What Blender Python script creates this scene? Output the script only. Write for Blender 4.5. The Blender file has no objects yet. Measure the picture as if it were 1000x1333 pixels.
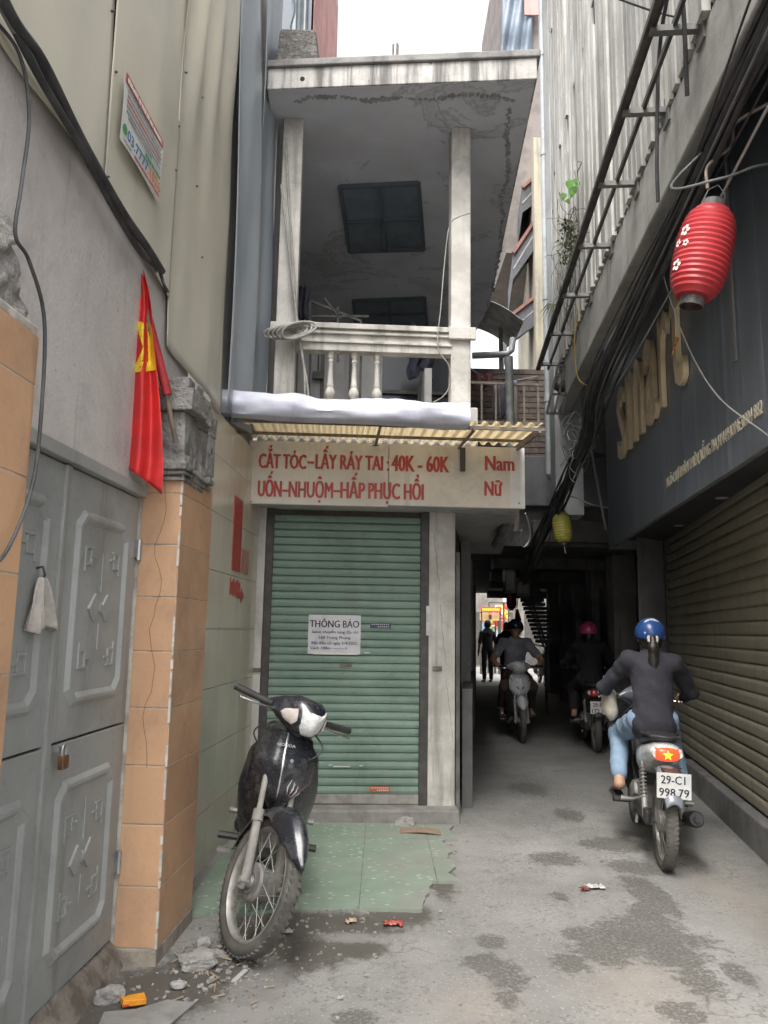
import bpy, bmesh, math, random
import numpy as np
from mathutils import Vector, Matrix, noise as mnoise

random.seed(7)
SC = bpy.context.scene
COL = SC.collection
R = math.radians
# ------------------------------------------------------------------ camera
CAM_H, F_PX, PCX, PCY = 1.35, 1000.0, 500.0, 666.5
PITCH, ROLL = math.atan(.1535), R(.95)
cF = Vector((0, math.cos(PITCH), math.sin(PITCH)))
r0, u0 = Vector((1, 0, 0)), Vector((0, -math.sin(PITCH), math.cos(PITCH)))
cR = r0*math.cos(ROLL) + u0*math.sin(ROLL)
cU = -r0*math.sin(ROLL) + u0*math.cos(ROLL)
cC = Vector((0, 0, CAM_H))
cam_d = bpy.data.cameras.new('camera')
cam_d.sensor_fit = 'HORIZONTAL'; cam_d.sensor_width = 36; cam_d.lens = 36*F_PX/1000
cam_d.clip_end = 600; cam_d.clip_start = .05
cam = bpy.data.objects.new('camera', cam_d); COL.objects.link(cam)
m = Matrix((cR, cU, -cF)).transposed().to_4x4(); m.translation = cC
cam.matrix_world = m
SC.camera = cam
# ------------------------------------------------------------------ sky, sun, exposure
SUN_EL, SUN_AZ = R(58), R(200)
w = bpy.data.worlds.new('World'); SC.world = w; w.use_nodes = True
nt = w.node_tree; bg = nt.nodes['Background']
sky = nt.nodes.new('ShaderNodeTexSky'); sky.sky_type = 'NISHITA'; sky.sun_disc = False
sky.sun_elevation = SUN_EL; sky.sun_rotation = SUN_AZ
sky.dust_density = 4; sky.air_density = 1.0; sky.ozone_density = 1.5
hs = nt.nodes.new('ShaderNodeHueSaturation'); hs.inputs['Saturation'].default_value = .16
nt.links.new(sky.outputs[0], hs.inputs['Color']); nt.links.new(hs.outputs[0], bg.inputs['Color'])
bg.inputs['Strength'].default_value = .15
sd = bpy.data.lights.new('sun', 'SUN'); sd.energy = 1.3; sd.angle = R(40); sd.color = (1, .96, .9)
sun = bpy.data.objects.new('sun', sd); COL.objects.link(sun)
dv = Vector((math.sin(SUN_AZ)*math.cos(SUN_EL), math.cos(SUN_AZ)*math.cos(SUN_EL), math.sin(SUN_EL)))
sun.rotation_euler = dv.to_track_quat('Z', 'Y').to_euler(); sun.location = (0, 0, 30)
SC.view_settings.view_transform = 'Standard'; SC.view_settings.look = 'None'
SC.view_settings.gamma = 1; SC.view_settings.use_curve_mapping = False
SC.view_settings.exposure = 1.72
SC.cycles.use_denoising = True; SC.cycles.max_bounces = 6; SC.cycles.diffuse_bounces = 4; SC.cycles.use_adaptive_sampling = True; SC.cycles.adaptive_threshold = .02; SC.cycles.glossy_bounces = 3

# ------------------------------------------------------------------ pixels to points
def ray(px, py): return cF + cR*((px-PCX)/F_PX) - cU*((py-PCY)/F_PX)
def on(px, py, P, N):
    d = ray(px, py); P = Vector(P); N = Vector(N)
    return cC + d*((P-cC).dot(N)/d.dot(N))
def atz(px, py, z=0.): return on(px, py, (0, 0, z), (0, 0, 1))
def aty(px, py, Y): return on(px, py, (0, Y, 0), (0, 1, 0))

# ------------------------------------------------------------------ frames of the walls (origin, angle)
class Frame:
    def __init__(s, o, ang):
        s.o = Vector((o[0], o[1], 0)); s.a = ang
        s.M = Matrix.Translation(s.o) @ Matrix.Rotation(ang, 4, 'Z'); s.I = s.M.inverted()
    def w(s, x, y, z=0): return s.M @ Vector((x, y, z))
    def l(s, p): return s.I @ Vector(p)
    def atx(s, px, py, x): return s.l(on(px, py, s.w(x, 0, 0), s.M.to_3x3() @ Vector((1, 0, 0))))
    def aty(s, px, py, y): return s.l(on(px, py, s.w(0, y, 0), s.M.to_3x3() @ Vector((0, 1, 0))))
LW = Frame((-1.2185, 0), -math.atan(.05))       # left wall: local x out of the wall, y along it
HO = Frame((-.95, 5.765), R(3.3))               # salon house: local x along the front, y into it
pA, pB = atz(793, 715, 2.25), atz(1000, 580, 2.25)
_d = (pA-pB); RA_ = -math.atan2(_d.x, _d.y)
RP = Frame((pB.x - _d.x/_d.y*pB.y, 0), RA_)     # black sign front: local x into the building, y along it
kA, kB = atz(907, 1033), atz(1000, 1123); _k = kA-kB
RK = Frame((kB.x - _k.x/_k.y*kB.y, 0), -math.atan2(_k.x, _k.y))  # kerb / roller shutter front
SW = Frame((1.1, 0), -math.atan(.09))           # slatted upper front on the right
ID = Frame((0, 0), 0)

# ------------------------------------------------------------------ mesh helpers
class MB:
    def __init__(s): s.v = []; s.f = []
    def add(s, vs, fs):
        n = len(s.v); s.v += [Vector(v) for v in vs]; s.f += [tuple(i+n for i in f) for f in fs]; return s
    def box(s, x0, x1, y0, y1, z0, z1, M=None, j=0):
        vs = [Vector((x, y, z)) for z in (z0, z1) for y in (y0, y1) for x in (x0, x1)]
        if j: vs = [v + Vector((random.uniform(-j, j), random.uniform(-j, j), random.uniform(-j, j))) for v in vs]
        if M: vs = [M @ v for v in vs]
        return s.add(vs, [(0, 2, 3, 1), (4, 5, 7, 6), (0, 1, 5, 4), (2, 6, 7, 3), (0, 4, 6, 2), (1, 3, 7, 5)])
    def bar(s, a, b, wx, wy=None):
        """square bar from a to b"""
        wy = wy or wx; a = Vector(a); b = Vector(b); d = (b-a).normalized()
        up = Vector((0, 0, 1)) if abs(d.z) < .95 else Vector((0, 1, 0))
        e1 = d.cross(up).normalized()*wx/2; e2 = e1.cross(d).normalized()*wy/2
        vs = [p + e1*i + e2*k for p in (a, b) for i, k in ((-1, -1), (1, -1), (1, 1), (-1, 1))]
        return s.add(vs, [(0, 1, 2, 3), (7, 6, 5, 4), (0, 4, 5, 1), (1, 5, 6, 2), (2, 6, 7, 3), (3, 7, 4, 0)])
    def tube(s, pts, r, n=8, cap=True, closed=False):
        P = [Vector(p) for p in pts]; k = len(P)
        rr = r if isinstance(r, (list, tuple)) else [r]*k
        T = []
        for i in range(k):
            a = P[i-1] if (i > 0 or closed) else P[i]; b = P[(i+1) % k] if (i < k-1 or closed) else P[i]
            T.append((b-a).normalized())
        up = Vector((0, 0, 1)) if abs(T[0].z) < .9 else Vector((1, 0, 0))
        e = T[0].cross(up).normalized(); vs = []
        for i in range(k):
            e = (e - T[i]*e.dot(T[i])).normalized(); g = T[i].cross(e)
            for q in range(n):
                a = 2*math.pi*q/n; vs.append(P[i] + (e*math.cos(a) + g*math.sin(a))*rr[i])
        fs = []
        for i in range(k if closed else k-1):
            for q in range(n):
                i2 = (i+1) % k
                fs.append((i*n+q, i*n+(q+1) % n, i2*n+(q+1) % n, i2*n+q))
        if cap and not closed: fs += [tuple(range(n))[::-1], tuple((k-1)*n+q for q in range(n))]
        return s.add(vs, fs)
    def lathe(s, prof, n=24, M=None, cap=True):
        vs = [Vector((r*math.cos(2*math.pi*q/n), r*math.sin(2*math.pi*q/n), h)) for r, h in prof for q in range(n)]
        if M: vs = [M @ v for v in vs]
        fs = [(i*n+q, i*n+(q+1) % n, (i+1)*n+(q+1) % n, (i+1)*n+q) for i in range(len(prof)-1) for q in range(n)]
        if cap: fs += [tuple(range(n))[::-1], tuple((len(prof)-1)*n+q for q in range(n))]
        return s.add(vs, fs)
    def grid(s, fn, nu, nv, wrap=False):
        vs = [fn(i/(nu if wrap else nu-1), k/(nv-1)) for k in range(nv) for i in range(nu)]
        fs = [(k*nu+i, k*nu+(i+1) % nu, (k+1)*nu+(i+1) % nu, (k+1)*nu+i) for k in range(nv-1) for i in range(nu if wrap else nu-1)]
        return s.add(vs, fs)
    def loft(s, secs, n=16):
        """secs: list of (center, ax, ay, rx, ry, power) rings, capped"""
        vs = []
        for c, ax, ay, rx, ry, pw in secs:
            c, ax, ay = Vector(c), Vector(ax), Vector(ay)
            for q in range(n):
                a = 2*math.pi*q/n; ca, sa = math.cos(a), math.sin(a)
                vs.append(c + ax*rx*math.copysign(abs(ca)**pw, ca) + ay*ry*math.copysign(abs(sa)**pw, sa))
        k = len(secs)
        fs = [(i*n+q, i*n+(q+1) % n, (i+1)*n+(q+1) % n, (i+1)*n+q) for i in range(k-1) for q in range(n)]
        fs += [tuple(range(n))[::-1], tuple((k-1)*n+q for q in range(n))]
        return s.add(vs, fs)
    def prism(s, poly, h0, h1, M=None):
        n = len(poly)
        vs = [Vector((p[0], p[1], h)) for h in (h0, h1) for p in poly]
        if M: vs = [M @ v for v in vs]
        return s.add(vs, [tuple(range(n))[::-1], tuple(range(n, 2*n))] + [(i, (i+1) % n, n+(i+1) % n, n+i) for i in range(n)])
    def ell(s, c, r, nu=16, nv=10):
        c = Vector(c)
        def fn(u, v):
            a, b = 2*math.pi*u, math.pi*v
            return c + Vector((r[0]*math.cos(a)*math.sin(b), r[1]*math.sin(a)*math.sin(b), -r[2]*math.cos(b)))
        return s.grid(fn, nu, nv, wrap=True)
    def tf(s, M): s.v = [M @ v for v in s.v]; return s
    def mesh(s, name, smooth=None):
        me = bpy.data.meshes.new(name); me.from_pydata([tuple(v) for v in s.v], [], s.f)
        bm = bmesh.new(); bm.from_mesh(me); bmesh.ops.remove_doubles(bm, verts=bm.verts, dist=1e-6)
        bmesh.ops.recalc_face_normals(bm, faces=bm.faces); bm.to_mesh(me); bm.free()
        if smooth:
            me.polygons.foreach_set('use_smooth', [True]*len(me.polygons)); me.set_sharp_from_angle(angle=R(smooth))
        me.update(); return me
    def build(s, name, mat, parent=None, frame=None, smooth=None, bevel=0, solid=0, sub=0, off=0):
        return link(name, s.mesh(name, smooth), mat, parent, frame, bevel, solid, sub, off)
def link(name, me, mat, parent=None, frame=None, bevel=0, solid=0, sub=0, off=0):
    o = bpy.data.objects.new(name, me); COL.objects.link(o)
    if mat and not me.materials: me.materials.append(mat)
    if parent: o.parent = parent
    if frame: o.location = frame.o; o.rotation_euler = (0, 0, frame.a)
    if sub:
        md = o.modifiers.new('s', 'SUBSURF'); md.levels = sub; md.render_levels = sub
    if solid:
        md = o.modifiers.new('t', 'SOLIDIFY'); md.thickness = solid; md.offset = off
    if bevel:
        md = o.modifiers.new('b', 'BEVEL'); md.width = bevel; md.segments = 2; md.limit_method = 'ANGLE'; md.angle_limit = R(40)
    return o
def dup(o, name=None, parent=None):
    c = o.copy(); COL.objects.link(c)
    if parent: c.parent = parent
    return c
def tag(o, label=None, cat=None, group=None, kind=None):
    if label: o['label'] = label
    if cat: o['category'] = cat
    if group: o['group'] = group
    if kind: o['kind'] = kind
    return o
def thing(name, label, cat, frame=None, loc=None, rz=0, group=None):
    o = bpy.data.objects.new(name, None); COL.objects.link(o); o.empty_display_size = .1
    if frame: o.location = frame.o; o.rotation_euler = (0, 0, frame.a)
    if loc is not None: o.location = loc; o.rotation_euler = (0, 0, rz)
    return tag(o, label, cat, group)
def text_mesh(body, height, depth=.002, width=None, bold=0., align='CENTER', sx=1., shear=0.):
    """letters in the local XZ plane facing -Y, baseline at z=0"""
    cu = bpy.data.curves.new('text', 'FONT'); cu.body = body; cu.size = height/.73; cu.extrude = depth/2
    cu.offset = 0. if bold > .015 else bold*height; cu.align_x = align; cu.resolution_u = 2; cu.shear = shear
    ob = bpy.data.objects.new('text', cu); COL.objects.link(ob)
    bpy.context.view_layer.update()
    dg = bpy.context.evaluated_depsgraph_get()
    me = bpy.data.meshes.new_from_object(ob.evaluated_get(dg))
    bpy.data.objects.remove(ob); bpy.data.curves.remove(cu)
    me.materials.clear()
    n = len(me.vertices); co = np.empty(n*3); me.vertices.foreach_get('co', co); co = co.reshape(-1, 3)
    if width:
        w_ = co[:, 0].max()-co[:, 0].min(); sx = width/w_
    out = np.stack([co[:, 0]*sx, -co[:, 2], co[:, 1]], 1)
    if bold > .015:      # thicken the strokes with shifted copies, each a hair further back
        fs = [tuple(p.vertices) for p in me.polygons]; V, Fc = [], []
        for q, dx in enumerate((0, -1, 1)):
            V += [(v[0]+dx*bold*height*.8, v[1]+q*.0005, v[2]) for v in out.tolist()]; Fc += [tuple(i+q*n for i in f) for f in fs]
        me = bpy.data.meshes.new('text'); me.from_pydata(V, [], Fc); me.update(); return me
    me.vertices.foreach_set('co', out.ravel()); me.update()
    return me
def text_on(name, me, mat, frame, M, parent=None):
    me.transform(M); return link(name, me, mat, parent, None if parent else frame)

# ------------------------------------------------------------------ organic shapes: distance fields to a mesh
def surface_nets(val, lo, h):
    nx, ny, nz = val.shape; s = val < 0
    c = np.zeros((nx-1, ny-1, nz-1), int)
    for i in (0, 1):
        for j in (0, 1):
            for k in (0, 1): c += s[i:nx-1+i, j:ny-1+j, k:nz-1+k]
    act = (c > 0) & (c < 8); idx = np.full(act.shape, -1); ii = np.argwhere(act); idx[act] = np.arange(len(ii))
    acc = np.zeros((len(ii), 3)); cnt = np.zeros(len(ii)); a, b, d = ii.T
    cor = [(i, j, k) for i in (0, 1) for j in (0, 1) for k in (0, 1)]
    for p in cor:
        for ax in range(3):
            if p[ax]: continue
            q = list(p); q[ax] = 1
            v0 = val[a+p[0], b+p[1], d+p[2]]; v1 = val[a+q[0], b+q[1], d+q[2]]
            mk = (v0 < 0) != (v1 < 0); t = np.where(mk, v0/np.where(mk, v0-v1, 1), 0)
            pt = np.tile(np.array(p, float), (len(ii), 1)); pt[:, ax] += t
            acc[mk] += pt[mk]; cnt[mk] += 1
    V = (ii + acc/np.maximum(cnt, 1)[:, None])*h + lo
    Fs = []
    for ax in range(3):
        u, v_ = [(1, 2), (2, 0), (0, 1)][ax]
        sl0 = [slice(1, -1)]*3; sl0[ax] = slice(0, -1)
        sl1 = [slice(1, -1)]*3; sl1[ax] = slice(1, None)
        A = s[tuple(sl0)]; B = s[tuple(sl1)]
        e = np.argwhere(A != B); flip = A[A != B]
        if not len(e): continue
        e[:, [u, v_]] += 1
        def cell(du, dv):
            q = e.copy(); q[:, u] -= du; q[:, v_] -= dv; return idx[q[:, 0], q[:, 1], q[:, 2]]
        Q = np.stack([cell(1, 1), cell(0, 1), cell(0, 0), cell(1, 0)], 1)
        Q[~flip] = Q[~flip][:, ::-1]; Fs.append(Q)
    return V, np.concatenate(Fs)
def sdf_mesh(name, prims, h=.01, k=.03, wob=0., wsc=12.):
    """prims: (a, b, ra, rb[, flat_axis, flat_factor]); smooth union of tapered capsules"""
    P = np.array([list(p[0]) for p in prims] + [list(p[1]) for p in prims], float)
    mr = max(max(p[2], p[3]) for p in prims)
    lo = P.min(0)-mr-.04; hi = P.max(0)+mr+.04
    n = np.ceil((hi-lo)/h).astype(int)+1
    X = [lo[i]+np.arange(n[i])*h for i in range(3)]
    val = np.full(tuple(n), .2)
    for p in prims:
        a = np.array(p[0], float); b = np.array(p[1], float); ra, rb = p[2], p[3]
        kk = p[6] if len(p) > 6 else k
        mg = max(ra, rb)+kk+3*h+.02
        l_ = np.minimum(a, b)-mg; h_ = np.maximum(a, b)+mg
        sl = tuple(slice(max(0, int((l_[i]-lo[i])/h)), min(n[i], int((h_[i]-lo[i])/h)+2)) for i in range(3))
        G = np.stack(np.meshgrid(*[X[i][sl[i]] for i in range(3)], indexing='ij'), -1)
        ab = b-a; L = max((ab**2).sum(), 1e-9)
        t = np.clip(((G-a)@ab)/L, 0, 1); q = G-(a+t[..., None]*ab)
        if len(p) > 4 and p[4] is not None:
            ax = np.array(p[4], float); ax /= np.linalg.norm(ax); c = q@ax
            q = q + (c*(p[5]-1))[..., None]*ax
        dd = np.sqrt((q**2).sum(-1)) - (ra+(rb-ra)*t)
        o = val[sl]; hh = np.clip(.5+.5*(o-dd)/kk, 0, 1)
        val[sl] = o*(1-hh)+dd*hh - kk*hh*(1-hh)
    if wob:
        G = np.stack(np.meshgrid(*X, indexing='ij'), -1)
        val += wob*(np.sin(G[..., 0]*wsc*1.3+G[..., 2]*wsc)*np.cos(G[..., 1]*wsc*1.1-G[..., 2]*wsc*.6) + .6*np.sin(G[..., 2]*wsc*2.3+G[..., 0]*wsc*1.7+1)*np.sin(G[..., 1]*wsc*2.1))
    V, Fq = surface_nets(val, lo, h)
    me = bpy.data.meshes.new(name); me.from_pydata(V.tolist(), [], Fq.tolist())
    me.polygons.foreach_set('use_smooth', [True]*len(me.polygons)); me.update()
    return me

# ------------------------------------------------------------------ materials
def lin(c):
    if isinstance(c, str):
        c = [int(c[i:i+2], 16)/255 for i in (0, 2, 4)]
        c = [x/12.92 if x <= .04045 else ((x+.055)/1.055)**2.4 for x in c]
    return (*c[:3], 1)
class NT:
    def __init__(s, name):
        s.m = bpy.data.materials.new(name); s.m.use_nodes = True; s.t = s.m.node_tree
        s.b = s.t.nodes['Principled BSDF']; s.pos = s.t.nodes.new('ShaderNodeNewGeometry').outputs['Position']
    def n(s, ty, **kw):
        o = s.t.nodes.new(ty)
        for k, v in kw.items():
            if hasattr(o, k) and k not in o.inputs: setattr(o, k, v)
            else: s.put(o.inputs[k], v)
        return o
    def put(s, sock, v):
        if hasattr(v, 'is_output'): s.t.links.new(v, sock)
        else: sock.default_value = v
    def math(s, op, a, b=0., c=None):
        o = s.t.nodes.new('ShaderNodeMath'); o.operation = op; s.put(o.inputs[0], a); s.put(o.inputs[1], b)
        if c is not None: s.put(o.inputs[2], c)
        return o.outputs[0]
    def scale(s, v, sc):
        o = s.t.nodes.new('ShaderNodeVectorMath'); o.operation = 'MULTIPLY'; s.put(o.inputs[0], v); o.inputs[1].default_value = sc; return o.outputs[0]
    def noise(s, sc, det=5, vec=None, rough=.6, dist=0.):
        return s.n('ShaderNodeTexNoise', Vector=vec or s.pos, Scale=sc, Detail=det, Roughness=rough, Distortion=dist).outputs[0]
    def ramp(s, v, lo, hi):
        o = s.t.nodes.new('ShaderNodeMapRange'); s.put(o.inputs[0], v); o.inputs[1].default_value = lo; o.inputs[2].default_value = hi
        o.interpolation_type = 'SMOOTHSTEP'; return o.outputs[0]
    def mix(s, f, a, b):
        o = s.t.nodes.new('ShaderNodeMix'); o.data_type = 'RGBA'; s.put(o.inputs[0], f); s.put(o.inputs[6], a); s.put(o.inputs[7], b); return o.outputs[2]
    def bump(s, h, st, d=.01):
        o = s.n('ShaderNodeBump', Height=h, Strength=st, Distance=d); s.t.links.new(o.outputs[0], s.b.inputs['Normal'])
MATS = {}
def mat(name, c, c2=None, sc=4., lo=.4, hi=.65, rough=.6, rough2=None, metal=0., bump=0., bsc=40., streak=None, st_amt=.6, st_lo=.52, spots=None, sp_sc=14., sp_lo=.62, rnd=0., trans=0., coat=0., emit=0., spec=.5, dist=.01, grime=.5):
    if name in MATS: return MATS[name]
    t = NT(name); c = lin(c); col = c
    n1 = t.noise(sc, 4)
    if c2: col = t.mix(t.ramp(n1, lo, hi), c, lin(c2))
    if streak:
        sn = t.noise(1., 5, t.scale(t.pos, (9, 9, .55)), .65)
        col = t.mix(t.math('MULTIPLY', t.ramp(sn, st_lo, st_lo+.2), st_amt), col, lin(streak))
    if spots:
        s2 = t.noise(sp_sc, 7, None, .7)
        col = t.mix(t.ramp(s2, sp_lo, sp_lo+.06), col, lin(spots))
    if grime and not emit and rough > .3:      # dirt film: cloudy patches and fine specks that stay put
        gn = t.noise(2.1, 6, None, .78, .4); gf = t.noise(55., 2, None, .7)
        f_ = t.math('ADD', t.math('MULTIPLY', t.ramp(gn, .46, .72), .8), t.math('MULTIPLY', t.ramp(gf, .58, .72), .35))
        dk = t.n('ShaderNodeHueSaturation', Color=col, Value=.42, Saturation=.8).outputs[0]
        col = t.mix(t.math('MULTIPLY', f_, grime), col, dk)
    if rnd:
        oi = t.n('ShaderNodeObjectInfo').outputs['Random']
        h_ = t.n('ShaderNodeHueSaturation', Color=col, Value=t.math('ADD', t.math('MULTIPLY', oi, 2*rnd), 1-rnd)); col = h_.outputs[0]
    t.put(t.b.inputs['Base Color'], col); t.b.inputs['Metallic'].default_value = metal
    if rough2 is not None:
        mr = t.t.nodes.new('ShaderNodeMapRange'); t.put(mr.inputs[0], t.noise(sc*2.2, 3)); mr.inputs[1].default_value = .35; mr.inputs[2].default_value = .65
        mr.inputs[3].default_value = rough; mr.inputs[4].default_value = rough2; t.put(t.b.inputs['Roughness'], mr.outputs[0])
    else: t.b.inputs['Roughness'].default_value = rough
    if bump: t.bump(t.noise(bsc, 6), bump, dist)
    t.b.inputs['Specular IOR Level'].default_value = spec
    if coat: t.b.inputs['Coat Weight'].default_value = coat; t.b.inputs['Coat Roughness'].default_value = .15
    if trans: t.b.inputs['Transmission Weight'].default_value = trans
    if emit: t.put(t.b.inputs['Emission Color'], col); t.b.inputs['Emission Strength'].default_value = emit
    MATS[name] = t.m; return t.m

# ================================================================== GROUND
def ground_material():
    t = NT('worn_concrete')
    base = t.mix(t.ramp(t.noise(1.1, 7), .35, .65), lin((.205, .20, .19)), lin((.29, .282, .268)))
    base = t.mix(t.math('MULTIPLY', t.ramp(t.noise(5., 8, None, .75), .48, .72), .5), base, lin((.17, .163, .152)))
    vo = t.n('ShaderNodeTexVoronoi', Vector=t.pos, Scale=75.); ran = t.n('ShaderNodeSeparateColor', Color=vo.outputs['Color'])
    grain = t.math('MULTIPLY', t.ramp(ran.outputs[0], .55, .95), t.math('SUBTRACT', 1., t.ramp(vo.outputs['Distance'], .25, .5)))
    base = t.mix(t.math('MULTIPLY', grain, .6), base, lin((.40, .39, .36)))
    dgr = t.math('MULTIPLY', t.ramp(ran.outputs[1], .7, .97), t.ramp(t.noise(3.), .4, .6))
    base = t.mix(t.math('MULTIPLY', dgr, .55), base, lin((.10, .097, .09)))
    wv_ = t.n('ShaderNodeVectorMath', operation='ADD'); t.put(wv_.inputs[0], t.pos); t.put(wv_.inputs[1], t.n('ShaderNodeTexNoise', Vector=t.pos, Scale=2.5, Detail=6.).outputs['Color'])
    ve = t.n('ShaderNodeTexVoronoi', Vector=wv_.outputs[0], Scale=.75, feature='DISTANCE_TO_EDGE').outputs['Distance']
    crk = t.math('MULTIPLY', t.math('SUBTRACT', 1., t.ramp(ve, .002, .009)), t.ramp(t.noise(1.1, 3), .48, .6))
    base = t.mix(t.math('MULTIPLY', crk, .55), base, lin((.09, .085, .078)))
    tm_ = t.ramp(t.noise(.6, 6, t.scale(t.pos, (1.6, .35, 1)), .7), .45, .68)
    base = t.mix(t.math('MULTIPLY', tm_, .35), base, lin((.155, .15, .14)))
    wob = t.math('MULTIPLY', t.math('SUBTRACT', t.noise(3.2, 7, None, .72), .5), .95)
    wob2 = t.math('MULTIPLY', t.math('SUBTRACT', t.noise(20., 7, None, .85), .5), 4.2)
    wob2 = t.math('ADD', wob2, t.math('MULTIPLY', t.math('SUBTRACT', t.noise(3.5, 5), .5), 1.6))
    sep = t.n('ShaderNodeSeparateXYZ', Vector=t.pos)
    def blobs(lst, soft=.06, ww=None):
        acc = None
        for (px, py, rx, ry) in lst:
            p = atz(px, py); q = atz(px+rx, py); q2 = atz(px, py-ry)
            ax = abs(q.x-p.x); ay = abs(q2.y-p.y)
            dx = t.math('DIVIDE', t.math('SUBTRACT', sep.outputs[0], p.x), ax)
            dy = t.math('DIVIDE', t.math('SUBTRACT', sep.outputs[1], p.y), ay)
            d = t.math('SQRT', t.math('ADD', t.math('MULTIPLY', dx, dx), t.math('MULTIPLY', dy, dy)))
            v = t.ramp(t.math('ADD', t.math('SUBTRACT', 1., d), ww or wob), -soft*2, soft*3)
            acc = v if acc is None else t.math('MAXIMUM', acc, v)
        return acc
    # lighter repairs, mud by the gate, damp blotches
    sand = blobs([(835, 1290, 70, 40), (990, 1185, 45, 60), (620, 1310, 60, 25)], .5)
    base = t.mix(t.math('MULTIPLY', sand, .35), base, lin((.33, .27, .215)))
    wob = t.math('ADD', t.math('MULTIPLY', wob, .8), t.math('MULTIPLY', wob2, .55))
    mud = blobs([(300, 1262, 90, 36), (215, 1290, 90, 30), (430, 1203, 105, 16), (520, 1192, 46, 14), (575, 1140, 20, 26), (400, 1240, 60, 26), (160, 1325, 80, 40), (350, 1225, 70, 30), (455, 1235, 50, 14)], .1)
    base = t.mix(t.math('MULTIPLY', mud, .9), base, lin((.083, .073, .06)))
    lite = blobs([(330, 1300, 42, 50), (350, 1262, 26, 14), (455, 1221, 42, 7), (300, 1330, 50, 20)], .1)
    base = t.mix(t.math('MULTIPLY', lite, .75), base, lin((.26, .25, .235)))
    damp = blobs([(688, 1026, 24, 7), (742, 1060, 18, 7), (800, 1100, 36, 9), (830, 1130, 36, 10), (845, 1165, 22, 26), (850, 1200, 28, 20), (790, 1240, 36, 16), (880, 1245, 36, 16), (910, 1275, 30, 20), (965, 1270, 18, 14), (640, 1226, 20, 8), (633, 1254, 28, 11), (660, 1270, 24, 18), (660, 1300, 16, 12), (750, 1215, 20, 9), (745, 1255, 20, 12), (728, 1167, 12, 6), (890, 1320, 26, 14), (460, 1325, 30, 10), (840, 1215, 70, 20), (725, 1118, 30, 8)], .035, wob2)
    base = t.mix(t.math('MULTIPLY', t.math('MULTIPLY', damp, t.ramp(t.noise(70., 4), .3, .55)), .8), base, lin((.092, .087, .076)))
    wet = t.math('MAXIMUM', mud, damp)
    t.put(t.b.inputs['Base Color'], base)
    t.put(t.b.inputs['Roughness'], t.math('SUBTRACT', .85, t.math('MULTIPLY', wet, .2)))
    hgt = t.math('ADD', t.math('MULTIPLY', t.noise(28., 8, None, .75), 1.), t.math('MULTIPLY', grain, .35))
    hgt = t.math('SUBTRACT', hgt, t.math('MULTIPLY', wet, .4))
    t.bump(hgt, .55, .012)
    return t.m
g = MB(); g.grid(lambda u, v: Vector((-150+300*u, -100+300*v, 0)), 2, 2)
tag(g.build('ground', ground_material()), kind='structure')

# ================================================================== LEFT: gate wall
m_plaster = mat('old_plaster', (.54, .505, .48), (.42, .39, .37), 1.3, .35, .7, rough=.85, bump=.35, bsc=60, streak=(.30, .27, .25), st_amt=.6, spots=(.30, .275, .255), sp_lo=.64)
m_rawconc = mat('raw_concrete', (.33, .315, .295), (.17, .16, .15), 7, .35, .65, rough=.9, bump=1., bsc=26, spots=(.10, .095, .09), sp_sc=11, sp_lo=.6, dist=.03)
m_orange = mat('orange_tile', (.56, .34, .20), (.48, .285, .17), 2.2, .35, .7, rough=.38, rough2=.6, rnd=.07, spots=(.36, .25, .17), sp_sc=22, sp_lo=.66, streak=(.42, .28, .18), st_amt=.5)
m_grout = mat('grout', (.52, .48, .42), (.33, .30, .26), 12, rough=.9)
m_gate = mat('gate_paint', (.33, .34, .33), (.27, .28, .27), 2.5, .35, .7, rough=.42, rough2=.6, streak=(.19, .185, .165), st_amt=.75, spots=(.16, .14, .115), sp_sc=26, sp_lo=.69, bump=.06, bsc=12)
m_rust = mat('rusty_edge', (.17, .125, .085), (.24, .2, .15), 14, rough=.9, bump=.6)
m_dark = mat('dark_void', (.014, .014, .015), rough=.9)
m_steel = mat('galvanised', (.42, .43, .43), (.3, .3, .3), 12, rough=.4, metal=.7)
m_blackrub = mat('black_cable', (.03, .03, .032), (.06, .06, .062), 9, rough=.55)
m_greycab = mat('grey_cable', (.16, .17, .17), (.09, .1, .1), 9, rough=.5)

# plaster wall with its lintel
wl = thing('plaster_wall', 'grey pink plaster wall above the grey metal gate', 'wall', LW)
MB().box(-.25, 0, -1.5, 3.335, 1.955, 3.12).box(-.25, 0, 3.335, 3.83, 2.46, 3.12).build('wall', m_plaster, wl)
MB().box(-.24, -.06, -1.5, 3.36, 0, 1.955).build('backing', m_dark, wl)
MB().box(-.055, .012, 1.0, 3.335, 1.905, 1.953).build('lintel', m_gate, wl, bevel=.004)
def tiled_pillar(label, y0, y1, depth, joints, top, front):
    t = thing('gate_pillar', label, 'pillar', LW, group='orange tiled gate pillars')
    MB().box(-.2, depth-.0025, y0+.003, y1-.008, 0, top).build('core', m_grout, t)
    zs = joints
    for a, c in zip(zs[:-1], zs[1:]):
        g_ = .0025
        MB().box(depth-.0125, depth, y0+.004+random.uniform(0, .002), y1-.006, a+g_, c-g_).build('tile', m_orange, t, bevel=.0015)
        if front: MB().box(-.01, depth-.004, y0-.001, y0+.0125, a+g_, c-g_).build('tile', m_orange, t, bevel=.0025)
    return t
zj = [LW.aty(200, y, 3.335).z for y in (1236, 1155, 1074, 997, 922, 848, 777, 709, 642, 609)]
pf = tiled_pillar('orange tiled gate pillar with a broken concrete head behind the flag', 3.335, 3.83, .165, zj, 1.98, True)
MB().box(-.0, .168, 3.331, 3.828, -.02, zj[0]-.003, j=.004).build('cement_base', mat('cement_base', (.36, .31, .25), (.22, .19, .16), 9, rough=.9, bump=.5), pf, bevel=.006)
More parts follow.
